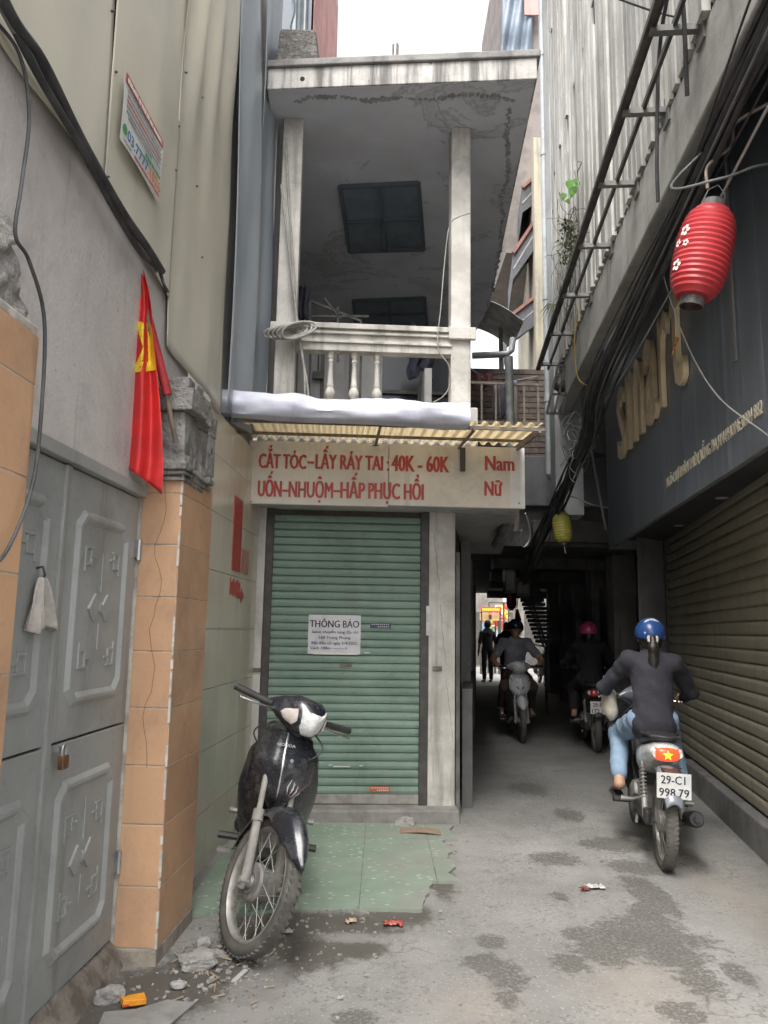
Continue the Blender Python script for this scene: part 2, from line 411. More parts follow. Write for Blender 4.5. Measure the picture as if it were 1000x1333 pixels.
# broken concrete head: mouldings and chipped blocks
hd = MB()
for (d, a, c) in ((.178, 1.982, 2.005), (.19, 2.005, 2.03), (.2, 2.03, 2.055), (.19, 2.055, 2.10), (.168, 2.10, 2.30), (.205, 2.30, 2.40), (.185, 2.40, 2.455)):
    n = 5
    for i in range(n):
        ya = 3.32-(d-.168) + (3.84+(d-.168)*.3-3.32+(d-.168))*i/n; yb = 3.32-(d-.168) + (3.84-3.32+(d-.168)*1.3)*(i+1)/n
        dd = d - (random.random()*.05 if i > 1 and random.random() < .6 else random.random()*.012)
        if i == n-1 and 2.1 > a: dd -= .05
        hd.box(-.1, dd, ya, yb+.001, a, c, j=.007)
hd.build('broken_head', m_rawconc, pf, bevel=.006)
ck = MB(); pts = []
for i in range(24):
    z = 1.96 - i*.052; pts.append((.082+.018*math.sin(i*.9)+random.uniform(-.006, .006)-.0006*i, 3.3335, z))
ck.tube(pts, .001, 4).build('crack', mat('crack', (.10, .07, .05), rough=1), pf)

z = zj[0]
while z < 1.95:
    L_ = random.uniform(.02, .11)
    if random.random() < .75: MB().box(.158, .1665+random.random()*.0015, 3.3325-random.random()*.0015, 3.342, z, z+L_, j=.0008).build('corner_chip', mat('bare_corner', (.62, .58, .52), (.45, .4, .35), 20, rough=.8), pf)
    z += L_+random.uniform(.0, .03)
ye = LW.atx(30, 700, .165).y
zn = [LW.atx(20, 0, .165).z]
zn = [LW.atx(x, y, .165).z for x, y in ((6, 1000), (17, 877), (33, 749), (40, 624), (52, 506), (60, 445))]
zn = [zn[0]-.5, zn[0]-.25] + zn
pn = tiled_pillar('orange tiled gate pillar with a broken cement top beside the hanging rag', -1.2, ye, .165, zn, zn[-1]-.002, False)
MB().box(-.1, .158, -1.2, ye-.002, zn[-1], zn[-1]+.03).build('mortar_bed', m_grout, pn, bevel=.006)
hp_ = []
for i in range(16):
    y = ye-.05-.06*i; hh = (.30, .26, .31, .24, .28, .2)[i % 6]-.004*i
    hp_.append(((.02+.03*random.random(), y, zn[-1]+.06), (.0+.05*random.random(), y-.03+.06*random.random(), zn[-1]+hh), .07+.02*random.random(), .03+.035*random.random()))
sl = sdf_mesh('head', hp_, .011, .03, .013, 34)
link('broken_head', sl, m_rawconc, pn)

# gate: two leaves of pressed steel
gt = thing('metal_gate', 'grey pressed metal double gate with fretwork panels and a padlock hasp', 'gate', LW)
Y0, Y1, YM = 1.72, 3.33, 2.64
zs_ = LW.atx(100, 960, -.02).z
def frame_ring(mb, y0, y1, z0, z1, ch, wd, x0, x1):
    """raised frame with clipped corners, bevelled ridge"""
    def ring(i):
        a0, a1, b0, b1 = y0+i, y1-i, z0+i, z1-i; c = ch - i*.4
        return [(a0, b0+c), (a0+c, b0), (a1-c, b0), (a1, b0+c), (a1, b1-c), (a1-c, b1), (a0+c, b1), (a0, b1-c)]
    rs = [(ring(0), x0), (ring(wd*.35), x1), (ring(wd*.65), x1), (ring(wd), x0)]
    vs = [(x, p[0], p[1]) for r_, x in rs for p in r_]; fs = []
    for k in range(3):
        for i in range(8): fs.append((k*8+i, k*8+(i+1) % 8, (k+1)*8+(i+1) % 8, (k+1)*8+i))
    mb.add(vs, fs)
XG = -.02
def fret(mb, yc, zc, sy, sz, x):
    for (a, c, l, hor) in ((0, 0, .07, 1), (.035, -.03, .045, 1), (.0, -.06, .05, 1), (-.03, -.045, .09, 0), (.02, -.03, .05, 0)):
        y, z = yc+a*sy, zc+c*sz
        if hor: mb.box(x-.002, x+.006, y-l/2, y+l/2, z-.005, z+.005)
        else: mb.box(x-.002, x+.006, y-.005, y+.005, z-l/2, z+l/2)
for (ya, yb, nm) in ((Y0, YM-.006, 'near'), (YM+.006, Y1-.008, 'far')):
    for (za, zb) in ((.10, zs_-.004), (zs_+.004, 1.90)):
        lf = MB().box(XG-.025, XG, ya, yb, za, zb).build('leaf', m_gate, gt, bevel=.004)
        p = MB(); yi0, yi1, zi0, zi1 = ya+.085, yb-.09, za+.11, zb-.13
        frame_ring(p, yi0, yi1, zi0, zi1, .055, .05, XG-.001, XG+.014)
        p.build('panel_frame', m_gate, lf, bevel=.003)
        q = MB()
        for sy in (1, -1):
            for sz in (1, -1):
                fret(q, (yi0+yi1)/2 - sy*((yi1-yi0)/2-.125), (zi1 if sz > 0 else zi0) - sz*.135, sy, sz, XG)
        yc, zc = (yi0+yi1)/2, (zi0+zi1)/2
        for sy in (1, -1):
            Mx = Matrix.Translation((XG, yc+sy*.055, zc)) @ Matrix.Rotation(R(45), 4, 'X')
            q.box(-.002, .009, -.042, .042, -.034, .034, Mx)
        q.lathe([(.02, -.002), (.02, .006), (.012, .011)], 10, Matrix.Translation((XG, yc, zc)) @ Matrix.Rotation(R(90), 4, 'Y'))
        q.bar((XG+.002, yc, zc+.06), (XG+.002, yc, zc+.21), .006); q.bar((XG+.002, yc, zc-.06), (XG+.002, yc, zc-.16), .006)
        tag(q.build('fretwork', m_gate, lf, bevel=.002), kind='stuff')
MB().box(XG-.02, XG+.012, YM-.03, YM+.012, .10, 1.90).build('meeting_bar', m_gate, gt, bevel=.004)
for z in (.35, 1.63): MB().tube([(XG+.012, Y1-.005, z), (XG+.012, Y1-.005, z+.09)], .011, 8).box(XG, XG+.006, Y1-.05, Y1-.004, z+.01, z+.08).build('hinge', m_steel, gt)
def thr(u, v):
    y = Y0-.05+(Y1-Y0+.05)*u; nz = mnoise.noise(Vector((y*9, v*3, 1)))*.012+mnoise.noise(Vector((y*25, v*9, 4)))*.006
    return Vector((XG-.02+(.085+.02*mnoise.noise(Vector((y*5, 0, 8))))*v, y, .105-.11*v**1.5+nz))
MB().grid(thr, 90, 9).build('threshold', mat('threshold_cement', (.22, .195, .165), (.12, .10, .08), 11, rough=.95, bump=.7, spots=(.30, .26, .2), sp_sc=17, sp_lo=.62), gt, smooth=50)
# padlock
hp = LW.atx(75, 975, .0); 
pk = thing('padlock', 'small rusty brass padlock hanging on the gate hasp', 'padlock', loc=LW.w(.012, hp.y, hp.z-.02), rz=LW.a)
MB().box(.0, .022, -.022, .022, -.045, 0).build('body', mat('old_brass', (.26, .13, .06), (.14, .08, .045), 40, rough=.45, metal=.5), pk, bevel=.004)
MB().tube([(.011, -.014, -.002), (.011, -.014, .02)] + [(.011, .014*math.cos(a), .02+.014*math.sin(a)) for a in [math.pi-i*math.pi/8 for i in range(9)]] + [(.011, .014, -.002)], .0045, 8).build('shackle', m_steel, pk, smooth=40)
MB().box(-.014, .004, -.03, .03, .012, .03).build('hasp', m_steel, pk, bevel=.002)
# rag on the gate
rg = LW.atx(62, 752, .02)
m_rag = mat('rag_cloth', (.50, .46, .42), (.40, .37, .33), 14, rough=.95, bump=.4, bsc=50)
def ragf(u, v):
    wd = .012 + .085*v**.8; y = (u-.5)*2*wd*(1.25 if u > .5 else .95) + .012*v
    z = -.165*v + .012*math.cos(u*6.3*1.5)*v - .02*abs(u-.5)*v*(1 if u < .5 else -.3)
    x = .012 + .016*math.sin(u*22+v*2)*v**.6 + .008*math.sin(u*9-1)
    return Vector((x, y, z))
rgo = thing('rag', 'crumpled beige rag hanging from a hook on the gate', 'rag', loc=LW.w(-.01, rg.y, rg.z), rz=LW.a)
MB().grid(ragf, 30, 16).build('cloth', m_rag, rgo, smooth=60, solid=.003)
MB().tube([(-.012, 0, .03), (.012, 0, .035), (.02, 0, .01), (.014, 0, -.012)], .004, 6).build('hook', m_blackrub, rgo)

# ================================================================== LEFT: cream sheet cladding
t = NT('cream_sheet')
col = t.mix(t.ramp(t.noise(.9, 5), .35, .7), lin((.60, .565, .46)), lin((.50, .475, .395)))
sn = t.noise(1., 5, t.scale(t.pos, (7, 7, .5)), .6)
col = t.mix(t.math('MULTIPLY', t.ramp(sn, .55, .75), .35), col, lin((.36, .33, .26)))
t.put(t.b.inputs['Base Color'], col); t.b.inputs['Roughness'].default_value = .36; t.b.inputs['Specular IOR Level'].default_value = .5
m_cream = t.m
cl = thing('sheet_cladding', 'dented cream painted metal sheet cladding above the plaster wall', 'cladding', LW)
seams = [-.6, .5, LW.atx(150, 60, .03).y, LW.atx(245, 330, .03).y, 4.44]
seams.insert(3, None); seams = [-1.5, .6, 1.45, LW.atx(150, 60, .03).y, 3.42, 4.43]
def sheet_fn(ya, yb, z0a, z0b, z1, seed, top_shift=0, amp=.018):
    def fn(u, v):
        zb = z0a+(z0b-z0a)*u; z = zb+(z1-zb)*v; y = ya+(yb-ya)*u + top_shift*v
        x = .022 + amp*(mnoise.noise(Vector((y*1.7, z*.75, seed))) + .6*mnoise.noise(Vector((y*4.5, z*1.3, seed+5))))
        pk_ = math.exp(-((z-4.75)/.75)**2)
        x += .03*pk_*math.sin(y*21+math.sin(z*2)*1.2)*max(0, mnoise.noise(Vector((y*1.2, 3.3, seed)))+.4)
        x += .006*math.sin(u*math.pi) 
        return Vector((max(x, .004), y, z))
    return fn
ZE0 = (LW.atx(5, 10, .03).z+LW.atx(200, 345, .03).z)/2-.02; print('ZE0', ZE0)
for i in range(len(seams)-1):
    ya, yb = seams[i]+.003, seams[i+1]-.003
    z0a = ZE0 if i < 4 else 2.64; z0b = ZE0 if i < 3 else 2.60
    if i == 3: z0b = ZE0-.10
    MB().grid(sheet_fn(ya, yb, z0a, z0b, 6.0, i*3.1, -.12 if i == 4 else 0), 44, 60).build('sheet', m_cream, cl, smooth=60, solid=.0012)
rv = MB()
for i in range(46):
    y = random.choice(seams[2:]) + random.choice((-.03, .03, .3, .45)); z = 2.9+random.random()*2.6
    if y > 4.3: continue
    rv.lathe([(.005, 0), (.005, .018), (.003, .022)], 6, Matrix.Translation((.012, y, z)) @ Matrix.Rotation(R(90), 4, 'Y'))
tag(rv.build('rivets', mat('dark_rivet', (.06, .055, .05), rough=.6), cl), kind='stuff')
tag(MB().box(-.4, -.01, -1.5, 4.42, ZE0+.05, 6.0).build('wall_core', m_dark, None, LW), 'rough plaster wall core behind the cream cladding', 'wall')
# ad poster on the sheets
pz = [LW.atx(x, y, .05) for x, y in ((162, 92), (210, 180), (208, 278), (156, 168))]
po = thing('advert_poster', 'white paper poster with a phone number stuck on the cream sheets', 'poster', LW)
ya, yb = (pz[0].y+pz[3].y)/2, (pz[1].y+pz[2].y)/2; za, zb = (pz[3].z+pz[2].z)/2, (pz[0].z+pz[1].z)/2
PW, PH = yb-ya, zb-za
m_paper = mat('poster_paper', (.66, .67, .65), (.58, .59, .57), 8, rough=.6)
MB().grid(lambda u, v: Vector((.052+.004*math.sin(u*5+v*3), ya+PW*u, za+PH*v)), 10, 10).build('paper', m_paper, po, solid=.0006)
PM = Matrix.Rotation(R(90), 4, 'Z')   # text plane XZ facing -Y -> faces +X
def ptxt(s, u, v, hgt, col, wd, bold=.02, name='lettering'):
    me = text_mesh(s, hgt*PH, .0006, wd*PW, bold)
    text_on(name, me, mat('ink_'+col, {'red': (.45, .06, .04), 'blue': (.03, .16, .30), 'green': (.06, .28, .09), 'orange': (.55, .18, .03), 'grey': (.16, .16, .17), 'white': (.75, .75, .74)}[col], rough=.6), None, Matrix.Translation((.0575, ya+u*PW, za+v*PH)) @ PM, po)
MB().box(.0565, .0572, ya+.02*PW, yb-.02*PW, za+.86*PH, za+.985*PH).build('red_band', mat('ink_red', (.45, .06, .04), rough=.6), po)
def smudge(parent, m_, u0, u1, v, hgt, x, n):
    """a printed line too small to read in the photograph: a row of short strokes"""
    b_ = MB(); u = u0
    while u < u1:
        w_ = random.uniform(.5, 1.3)*(u1-u0)/n
        b_.box(x, x+.0006, ya+u*PW, ya+min(u+w_*.8, u1)*PW, za+v*PH, za+(v+hgt*random.uniform(.75, 1))*PH); u += w_
    b_.build('small_print', m_, parent)
smudge(po, mat('ink_white', (.75, .75, .74), rough=.6), .06, .94, .885, .075, .0575, 11)
ig = mat('ink_grey', (.24, .24, .25), rough=.6); ir = mat('ink_red', (.45, .06, .04), rough=.6)
for k in range(5): smudge(po, ir if k == 2 else ig, .07, .93, .77-.075*k, .035, .0575, 24)
smudge(po, ig, .12, .70, .41, .04, .0575, 14); smudge(po, mat('ink_green', (.06, .28, .09), rough=.6), .55, .95, .31, .06, .0575, 7)
smudge(po, ir, .30, .95, .04, .04, .0575, 20)
ptxt('www.', .15, .04, .05, 'grey', .2, .01)
ptxt('03.7777', .38, .13, .16, 'blue', .5, .03); ptxt('.1026', .80, .13, .16, 'orange', .34, .03)
MB().lathe([(.02, 0), (.02, .0006)], 14, Matrix.Translation((.0575, ya+.07*PW, za+.21*PH)) @ Matrix.Rotation(R(90), 4, 'Y')).build('badge', mat('ink_green', (.06, .28, .09), rough=.6), po)

# cables along the wall
def catmull(P, n=8):
    P = [Vector(p) for p in P]; out = []
    Q = [P[0]*2-P[1]] + P + [P[-1]*2-P[-2]]
    for i in range(1, len(Q)-2):
        for k in range(n):
            s = k/n; a, b_, c, d = Q[i-1], Q[i], Q[i+1], Q[i+2]
            out.append(.5*((2*b_)+(c-a)*s+(2*a-5*b_+4*c-d)*s*s+(3*b_-a-3*c+d)*s**3))
    return out + [P[-1]]
cb = thing('cable_bundle', 'thick dark cable bundle running along the foot of the cream cladding', 'cable', LW)
path = [LW.atx(x, y, .06) for x, y in ((-60, -130), (5, 10), (50, 82), (100, 178), (150, 268), (185, 325), (206, 350))]
for k in range(5):
    oy, oz, ox = random.uniform(-.016, .016), random.uniform(-.02, .02), random.uniform(-.012, .02)
    pp = [Vector((p.x+ox+.006*math.sin(i*1.3+k), p.y+oy, p.z+oz+.012*math.sin(i*2.1+k*1.7)-(0.03 if 1 < i < 5 and k == 4 else 0))) for i, p in enumerate(path)]
    MB().tube(catmull(pp, 6), .009+.004*(k % 3), 7).build('cable', [m_blackrub, m_greycab][k % 2], cb, smooth=60)
b = MB()
for k in range(7):
    p = path[-1]; b.tube([p, p+Vector((.01, .03+.01*k, -.02-.008*k)), p+Vector((.02, .02+.012*k, -.06))], .005, 5)
b.build('cut_end', m_blackrub, cb)
c1 = [LW.atx(x, y, .19) for x, y in ((-20, 10), (25, 70), (38, 150), (28, 240), (20, 305))] + [LW.atx(x, y, .20) for x, y in ((38, 340), (58, 420), (52, 560), (40, 640), (10, 715), (-20, 745))]
tag(MB().tube(catmull(c1, 8), .0055, 6).build('hanging_cable', m_blackrub, smooth=60, frame=LW), 'thin black cable dangling over the pillar beside the rag', 'cable')

# ================================================================== flag
m_flag = mat('flag_red', (.62, .022, .022), (.50, .016, .018), 6, rough=.55, bump=.15, bsc=300)
m_star = mat('flag_yellow', (.75, .52, .02), rough=.55)
fl = thing('flag', 'red flag with a yellow star drooping from a wooden pole by the pillar', 'flag', loc=(0, 0, 0))
YF = 3.16
fp = lambda x, y, dy=0: aty(x, y, YF+dy)
MB().tube([fp(229, 576, .10), fp(218, 520, .05), fp(196, 430, 0), fp(168, 318, -.06)], .011, 8).build('pole', mat('pole_wood', (.20, .15, .11), (.12, .1, .08), 20, rough=.7), fl, smooth=60)
MB().tube(catmull([fp(218, 514, .045), fp(205, 460, .02), fp(192, 408, 0), fp(180, 360, -.03), fp(167, 312, -.06)], 5), [.0205-.0004*i for i in range(21)], 10).build('sleeve', mat('flag_dark_red', (.36, .014, .02), (.28, .01, .014), 9, rough=.6, bump=.3, bsc=60), fl, smooth=60)
Lx = [(314, 164, 170), (345, 173, 185), (375, 177, 193), (400, 175, 197), (440, 168, 200), (480, 165, 204), (520, 163, 208), (560, 160, 211), (590, 157, 213), (606, 156, 211)]
def edge(v, k):
    t_ = v*(len(Lx)-1); i = min(int(t_), len(Lx)-2); f_ = t_-i
    return Lx[i][k]*(1-f_)+Lx[i+1][k]*f_
def flagf(u, v):
    y = edge(v, 0); x = edge(v, 1)*(1-u)+edge(v, 2)*u
    if v > .8: y += (v-.8)/.2*38*u**1.3
    fold = .028*math.sin(u*7.5+.8+v*1.2)*min(1, v*2) + .012*math.sin(u*15+v*5)
    return aty(x, y, YF-.03+fold)
MB().grid(flagf, 26, 40).build('cloth', m_flag, fl, smooth=80, solid=.0015)
def star(u, v): 
    p = flagf(u, v); return p - Vector((0, .004, 0))
starpoly = [(178, 418), (197, 422), (203, 452), (206, 482), (171, 485), (187, 452)]
def inv(px, py):
    v = 0
    for k in range(400):
        v = k/399
        if edge(v, 0) >= py: break
    return (px-edge(v, 1))/(edge(v, 2)-edge(v, 1)), v
b = MB(); cen = inv(192, 455); seg = []
for i in range(6):
    a, c = inv(*starpoly[i]), inv(*starpoly[(i+1) % 6]); 
    for k in range(6): seg.append((a[0]+(c[0]-a[0])*k/6, a[1]+(c[1]-a[1])*k/6))
vs = []; fs = []; nseg = len(seg); NR = 7
for r_ in range(NR+1):
    for s_ in seg:
        q = (cen[0]+(s_[0]-cen[0])*r_/NR, cen[1]+(s_[1]-cen[1])*r_/NR); vs.append(star(min(max(q[0], 0), .985), q[1]))
for r_ in range(NR):
    for i in range(nseg): fs.append((r_*nseg+i, r_*nseg+(i+1) % nseg, (r_+1)*nseg+(i+1) % nseg, (r_+1)*nseg+i))
b.add(vs, fs).build('star', m_star, fl, smooth=80)

# ================================================================== LEFT: glossy tiled side wall of the salon
m_tile = mat('glossy_beige_tile', (.60, .545, .45), (.52, .475, .39), 1.5, .35, .7, rough=.10, rough2=.24, rnd=.03, streak=(.36, .33, .27), st_amt=.3)
sw = thing('tiled_side_wall', 'glossy beige tiled wall between the orange pillar and the green shutter', 'wall', LW)
MB().box(-.2, -.012, 3.832, 5.80, -.02, 2.63).build('backing', m_grout, sw)
ys = [3.834, 4.30, 4.78, 5.26, 5.70]; zt = [.0, .32, .66, 1.0, 1.34, 1.68, 2.02, 2.36, 2.62]
for i in range(4):
    for k in range(8):
        MB().box(-.012, 0, ys[i]+.0015, ys[i+1]-.0015, zt[k]+.0015, zt[k+1]-.0015).build('tile', m_tile, sw)
# red vertical sign and arrow
rs = thing('red_wall_sign', 'faded red vertical board with lettering and an arrow on the tiled wall', 'sign', LW)
m_oldred = mat('faded_red', (.40, .06, .045), (.33, .05, .04), 8, rough=.5)
def lq(x, y): return LW.atx(x, y, .004)
a, c = lq(306, 642), lq(317, 655); d1, d2 = lq(302, 742), lq(312, 745)
yy0, yy1, zz0, zz1 = (a.y+d1.y)/2, (c.y+d2.y)/2, (d1.z+d2.z)/2, (a.z+c.z)/2
MB().box(.001, .005, yy0, yy1, zz0, zz1).build('board', m_oldred, rs)
q0, q1 = lq(315, 714), lq(323, 748)
MB().box(.001, .004, q0.y, q1.y, q1.z, q0.z).build('small_board', mat('faded_red2', (.42, .17, .13), (.45, .25, .2), 9, rough=.5), rs)
tl = lq(304, 765)
b = MB()
for k in range(9): b.box(.001, .003, yy0-.02+k*.032, yy0+.004+k*.032, tl.z-.05+.01*(k % 2), tl.z+.06-.012*((k*5) % 3))
b.build('worn_lettering', m_oldred, rs)
ar = lq(313, 775)
MB().prism([(-.1, -.02), (.02, -.02), (.02, -.05), (.11, 0), (.02, .05), (.02, .02), (-.1, .02)], .001, .004, Matrix.Translation((0, ar.y, ar.z)) @ Matrix(((0, 0, 1, 0), (1, 0, 0, 0), (0, 1, 0, 0), (0, 0, 0, 1)))).build('arrow', m_oldred, rs)

# ================================================================== LEFT: blue grey sheets beyond
t = NT('blue_sheet')
col = t.mix(t.ramp(t.noise(.9, 5), .35, .7), lin((.27, .315, .36)), lin((.34, .37, .40)))
t.put(t.b.inputs['Base Color'], col); t.b.inputs['Roughness'].default_value = .33; t.b.inputs['Metallic'].default_value = .1
m_blue = t.m
bl = thing('blue_sheet_cladding', 'blue grey crumpled metal sheet cladding beside the balcony', 'cladding', LW)
def blue_fn(ya, yb, z0, z1, seed, lean):
    def fn(u, v):
        y = ya+(yb-ya)*u - lean*v; z = z0+(z1-z0)*v
        x = .03 + .05*mnoise.noise(Vector((y*1.6, z*.35, seed))) + .022*math.sin(y*11+z*.8) + .035*mnoise.noise(Vector((y*5, z*.5, seed)))
        return Vector((x, y, z))
    return fn
MB().grid(blue_fn(4.44, 5.05, 2.64, 6.5, 2.2, .12), 20, 46).build('sheet', m_blue, bl, smooth=70, solid=.003)
MB().grid(blue_fn(5.04, 5.55, 2.74, 6.5, 7.7, 0), 20, 46).build('sheet', m_blue, bl, smooth=70, solid=.003)
tag(MB().box(-.5, -.05, 4.44, 5.6, 2.66, 6.5).build('wall_core', m_plaster, None, LW), 'wall core behind the blue grey sheets', 'wall')

# ================================================================== SALON HOUSE
m_white = mat('dirty_white_paint', (.58, .56, .52), (.42, .40, .365), 4, .35, .65, rough=.75, streak=(.24, .225, .20), st_amt=.75, st_lo=.48, spots=(.25, .23, .2), sp_sc=20, sp_lo=.68, bump=.25, bsc=70)
m_house = mat('house_plaster', (.46, .45, .435), (.34, .33, .32), 2, .35, .7, rough=.85, streak=(.16, .155, .15), st_amt=.6, bump=.3)
m_darkwall = mat('shade_dark_wall', (.115, .112, .107), (.07, .068, .066), 3, rough=.85, bump=.3, streak=(.03, .03, .03))  # passage shade is put into this colour: walls and ceilings kept dark
m_rail = mat('dark_steel', (.045, .042, .04), (.075, .065, .055), 12, rough=.55)
m_rustbar = mat('rusty_bar', (.14, .12, .10), (.22, .19, .16), 12, rough=.8, bump=.3)
# ceiling: stained plaster
t = NT('stained_ceiling')
col = t.mix(t.ramp(t.noise(1.0, 6), .35, .65), lin((.58, .60, .65)), lin((.46, .475, .51)))
pl_ = t.noise(1.25, 8, None, .62, .6); rim = t.math('SUBTRACT', 1., t.ramp(t.math('ABSOLUTE', t.math('SUBTRACT', pl_, .56)), .0, .022))
col = t.mix(t.math('MULTIPLY', rim, .5), col, lin((.22, .215, .215)))
col = t.mix(t.math('MULTIPLY', t.ramp(pl_, .55, .66), .5), col, lin((.33, .32, .32)))
t.put(t.b.inputs['Base Color'], col); t.b.inputs['Roughness'].default_value = .9; t.bump(pl_, .5, .03)
m_ceil = t.m
ho = thing('salon_house', 'narrow two storey house with open balcony, stained concrete roof and green shutter', 'building', HO)
E1, E2 = HO.aty(683, 660, -.36), HO.aty(325, 655, -.36)
E3 = HO.aty(600, 580, -.36); UR = E1.x; ZS = E1.z                                     # right end and underside of the overhang
ZF = HO.aty(470, 527, -.30).z                             # balcony floor
ZC = HO.aty(600, 166, -.33).z                             # ceiling
# ground floor mass (the passage runs along its right side)
a1, a2 = HO.l((.55, 5.93, 0)), HO.l((2.62, 22, 0)); a3 = HO.l((-.9, 22, 0))
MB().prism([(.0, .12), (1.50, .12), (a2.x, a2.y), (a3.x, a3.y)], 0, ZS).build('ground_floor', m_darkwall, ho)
r1 = HO.l((1.38, 9.0, 0))
MB().prism([(.0, -.335), (1.62, -.335), (1.62, r1.y), (.0, r1.y)], ZS, ZF).prism([(1.61, -.335), (UR-.02, -.335), (r1.x, r1.y), (1.61, r1.y)], ZS+.001, E3.z-.03).build('upper_floor_slab', m_house, ho, bevel=.01)
for (xa, xb) in ((0, .062), (1.30, 1.50)):
    MB().box(xa, xb, -.02, .12, .0, ZS).build('post', m_white, ho, bevel=.004)
cr = MB()
for s_ in range(3):
    pts = [(1.33+.13*s_*.4+.0035*i+random.uniform(-.006, .006), -.0208, 2.1-.55*s_-.03*i) for i in range(16)]
    cr.tube(pts, .0014, 4)
cr.build('crack', mat('crack_grey', (.2, .18, .16), rough=1), ho)
# step under the shutter
MB().box(-.02, 1.52, -.15, .10, -.02, .095, j=.006).build('step', mat('step_concrete', (.24, .23, .215), (.18, .17, .16), 6, rough=.9, bump=.5), ho, bevel=.012)
# balcony: pillars, rail, balusters
def hp(px, py, v=-.33): return HO.aty(px, py, v)
for (x0, x1, yb_) in ((357, 384, 520), (587, 613, 528)):
    A, B = hp(x0, 480), hp(x1, 480)
    MB().box(A.x, B.x, -.335, -.335+(B.x-A.x), ZF, ZC).build('pillar', m_white, ho, bevel=.008)
A = hp(386, 440); MB().box(hp(372, 300).x, hp(388, 300).x, -.30, -.22, ZF, ZC).build('pipe_casing', m_white, ho, bevel=.006)
zr0, zr1 = hp(480, 458).z, hp(480, 424).z; xa, xb = hp(386, 440).x, hp(587, 440).x
rl = MB()
for (za, zb, pr) in ((0, .28, .0), (.28, .38, .016), (.38, .62, -.006), (.62, .72, .016), (.72, .80, .006), (.80, 1, .03)):
    rl.box(xa-.005, xb+.005, -.335-pr, -.24+pr, zr0+(zr1-zr0)*za, zr0+(zr1-zr0)*zb)
rl.build('handrail', m_white, ho, bevel=.004)
xe = hp(617, 430).x; MB().box(xb-.02, xe+.01, -.375, -.337, zr0+(zr1-zr0)*.55, zr1+.004).build('handrail_end', m_white, ho, bevel=.006); MB().box(hp(352, 440).x, xa+.01, -.372, -.337, zr0+(zr1-zr0)*.7, zr1-.01).build('handrail_end', m_white, ho, bevel=.006)
bprof = [(.036, 0), (.036, .07), (.024, .09), (.03, .13), (.038, .17), (.04, .22), (.033, .27), (.024, .32), (.028, .36), (.022, .40), (.019, .6), (.017, .78), (.024, .82), (.018, .86), (.028, .92), (.028, 1)]
bal = MB().lathe([(r_, h_*(zr0-ZF)) for r_, h_ in bprof], 14)
bm_ = bal.mesh('baluster', 35)
for px in (430, 461, 491):
    o = link('baluster', bm_, m_white, ho); p = hp(px, 495); o.location = (p.x, -.285, ZF)
MB().box(xa, xb, -.335, -.23, ZF, hp(480, 521).z).build('kerb', m_white, ho, bevel=.004)
# inner wall behind the rail, dark window, side and back walls
yv = .95
pL, pR = HO.aty(388, 480, yv), HO.aty(498, 480, yv)
MB().box(.12, pR.x, yv, yv+.1, ZF, HO.aty(400, 436, yv).z).build('inner_wall', m_house, ho)
for (xx) in (HO.aty(400, 0, yv).x, HO.aty(432, 0, yv).x, HO.aty(466, 0, yv).x): MB().box(xx, xx+.035, yv-.03, yv, ZF, HO.aty(400, 440, yv).z).build('inner_batten', mat('grey_wood', (.16, .15, .14), (.1, .09, .085), 8, rough=.8), ho)
MB().box(pR.x, 1.62, yv+.05, yv+.1, ZF, HO.aty(400, 436, yv).z).build('dark_window', mat('dark_glass', (.02, .024, .03), rough=.25), ho)
for z_ in (.15, .62): MB().box(pR.x, 1.62, yv+.01, yv+.05, ZF+z_*.8, ZF+z_*.8+.03).build('window_bar', m_rail, ho)
MB().box(pR.x+.42, pR.x+.45, yv+.01, yv+.048, ZF, ZF+.85).build('window_bar', m_rail, ho)
MB().box(-.02, .05, -.25, 4.6, ZF, ZC).build('side_wall', m_house, ho)
yb2 = 4.6
xr2 = hp(640, 300, 3.0).x
MB().box(-.02, 2.2, yb2, yb2+.15, ZF, ZC).build('back_wall', m_house, ho)
MB().box(1.30, 1.36, .4, yb2, ZF, ZF+.55).build('side_parapet', m_house, ho)
# roof
c1_, c2_ = HO.l(atz(350, 118, ZC)), HO.l(atz(697, 104, ZC))
ce = HO.l(atz(636, 400, ZC))
zt1 = .17
poly = [(c1_.x, c1_.y), (c2_.x, c2_.y), (ce.x, ce.y), (ce.x-.05, yb2+.3), (-.1, yb2+.3)]
MB().prism(poly, ZC, ZC+.02).build('ceiling', m_ceil, ho)
ic = .012
poly2 = [(c1_.x-ic, c1_.y-ic), (c2_.x+ic, c2_.y-ic), (ce.x+ic, ce.y), (ce.x-.05, yb2+.32), (-.12, yb2+.32)]
m_edge = mat('roof_edge', (.52, .50, .475), (.38, .365, .345), 5, .35, .65, rough=.85, streak=(.10, .097, .093), st_amt=.9, st_lo=.44, bump=.4, spots=(.12, .115, .11), sp_sc=9, sp_lo=.64)
MB().prism(poly2, ZC+.003, ZC+zt1).build('roof_slab', m_edge, ho, bevel=.006)
ic = .035
poly3 = [(c1_.x-ic, c1_.y-ic), (c2_.x+ic, c2_.y-ic), (ce.x+ic, ce.y), (ce.x-.05, yb2+.34), (-.14, yb2+.34)]
MB().prism(poly3, ZC+zt1, ZC+zt1+.055).build('roof_coping', mat('coping', (.26, .25, .24), (.16, .155, .15), 5, rough=.9, bump=.5, streak=(.09, .09, .085)), ho, bevel=.008)
dr = HO.l(on(394, 103, HO.w(c1_.x, c1_.y-.02), (0, 1, 0)))
MB().lathe([(.018, 0), (.018, .012)], 12, Matrix.Translation((dr.x, dr.y-.004, ZC+.075)) @ Matrix.Rotation(R(90), 4, 'X')).build('drain_hole', m_dark, ho)
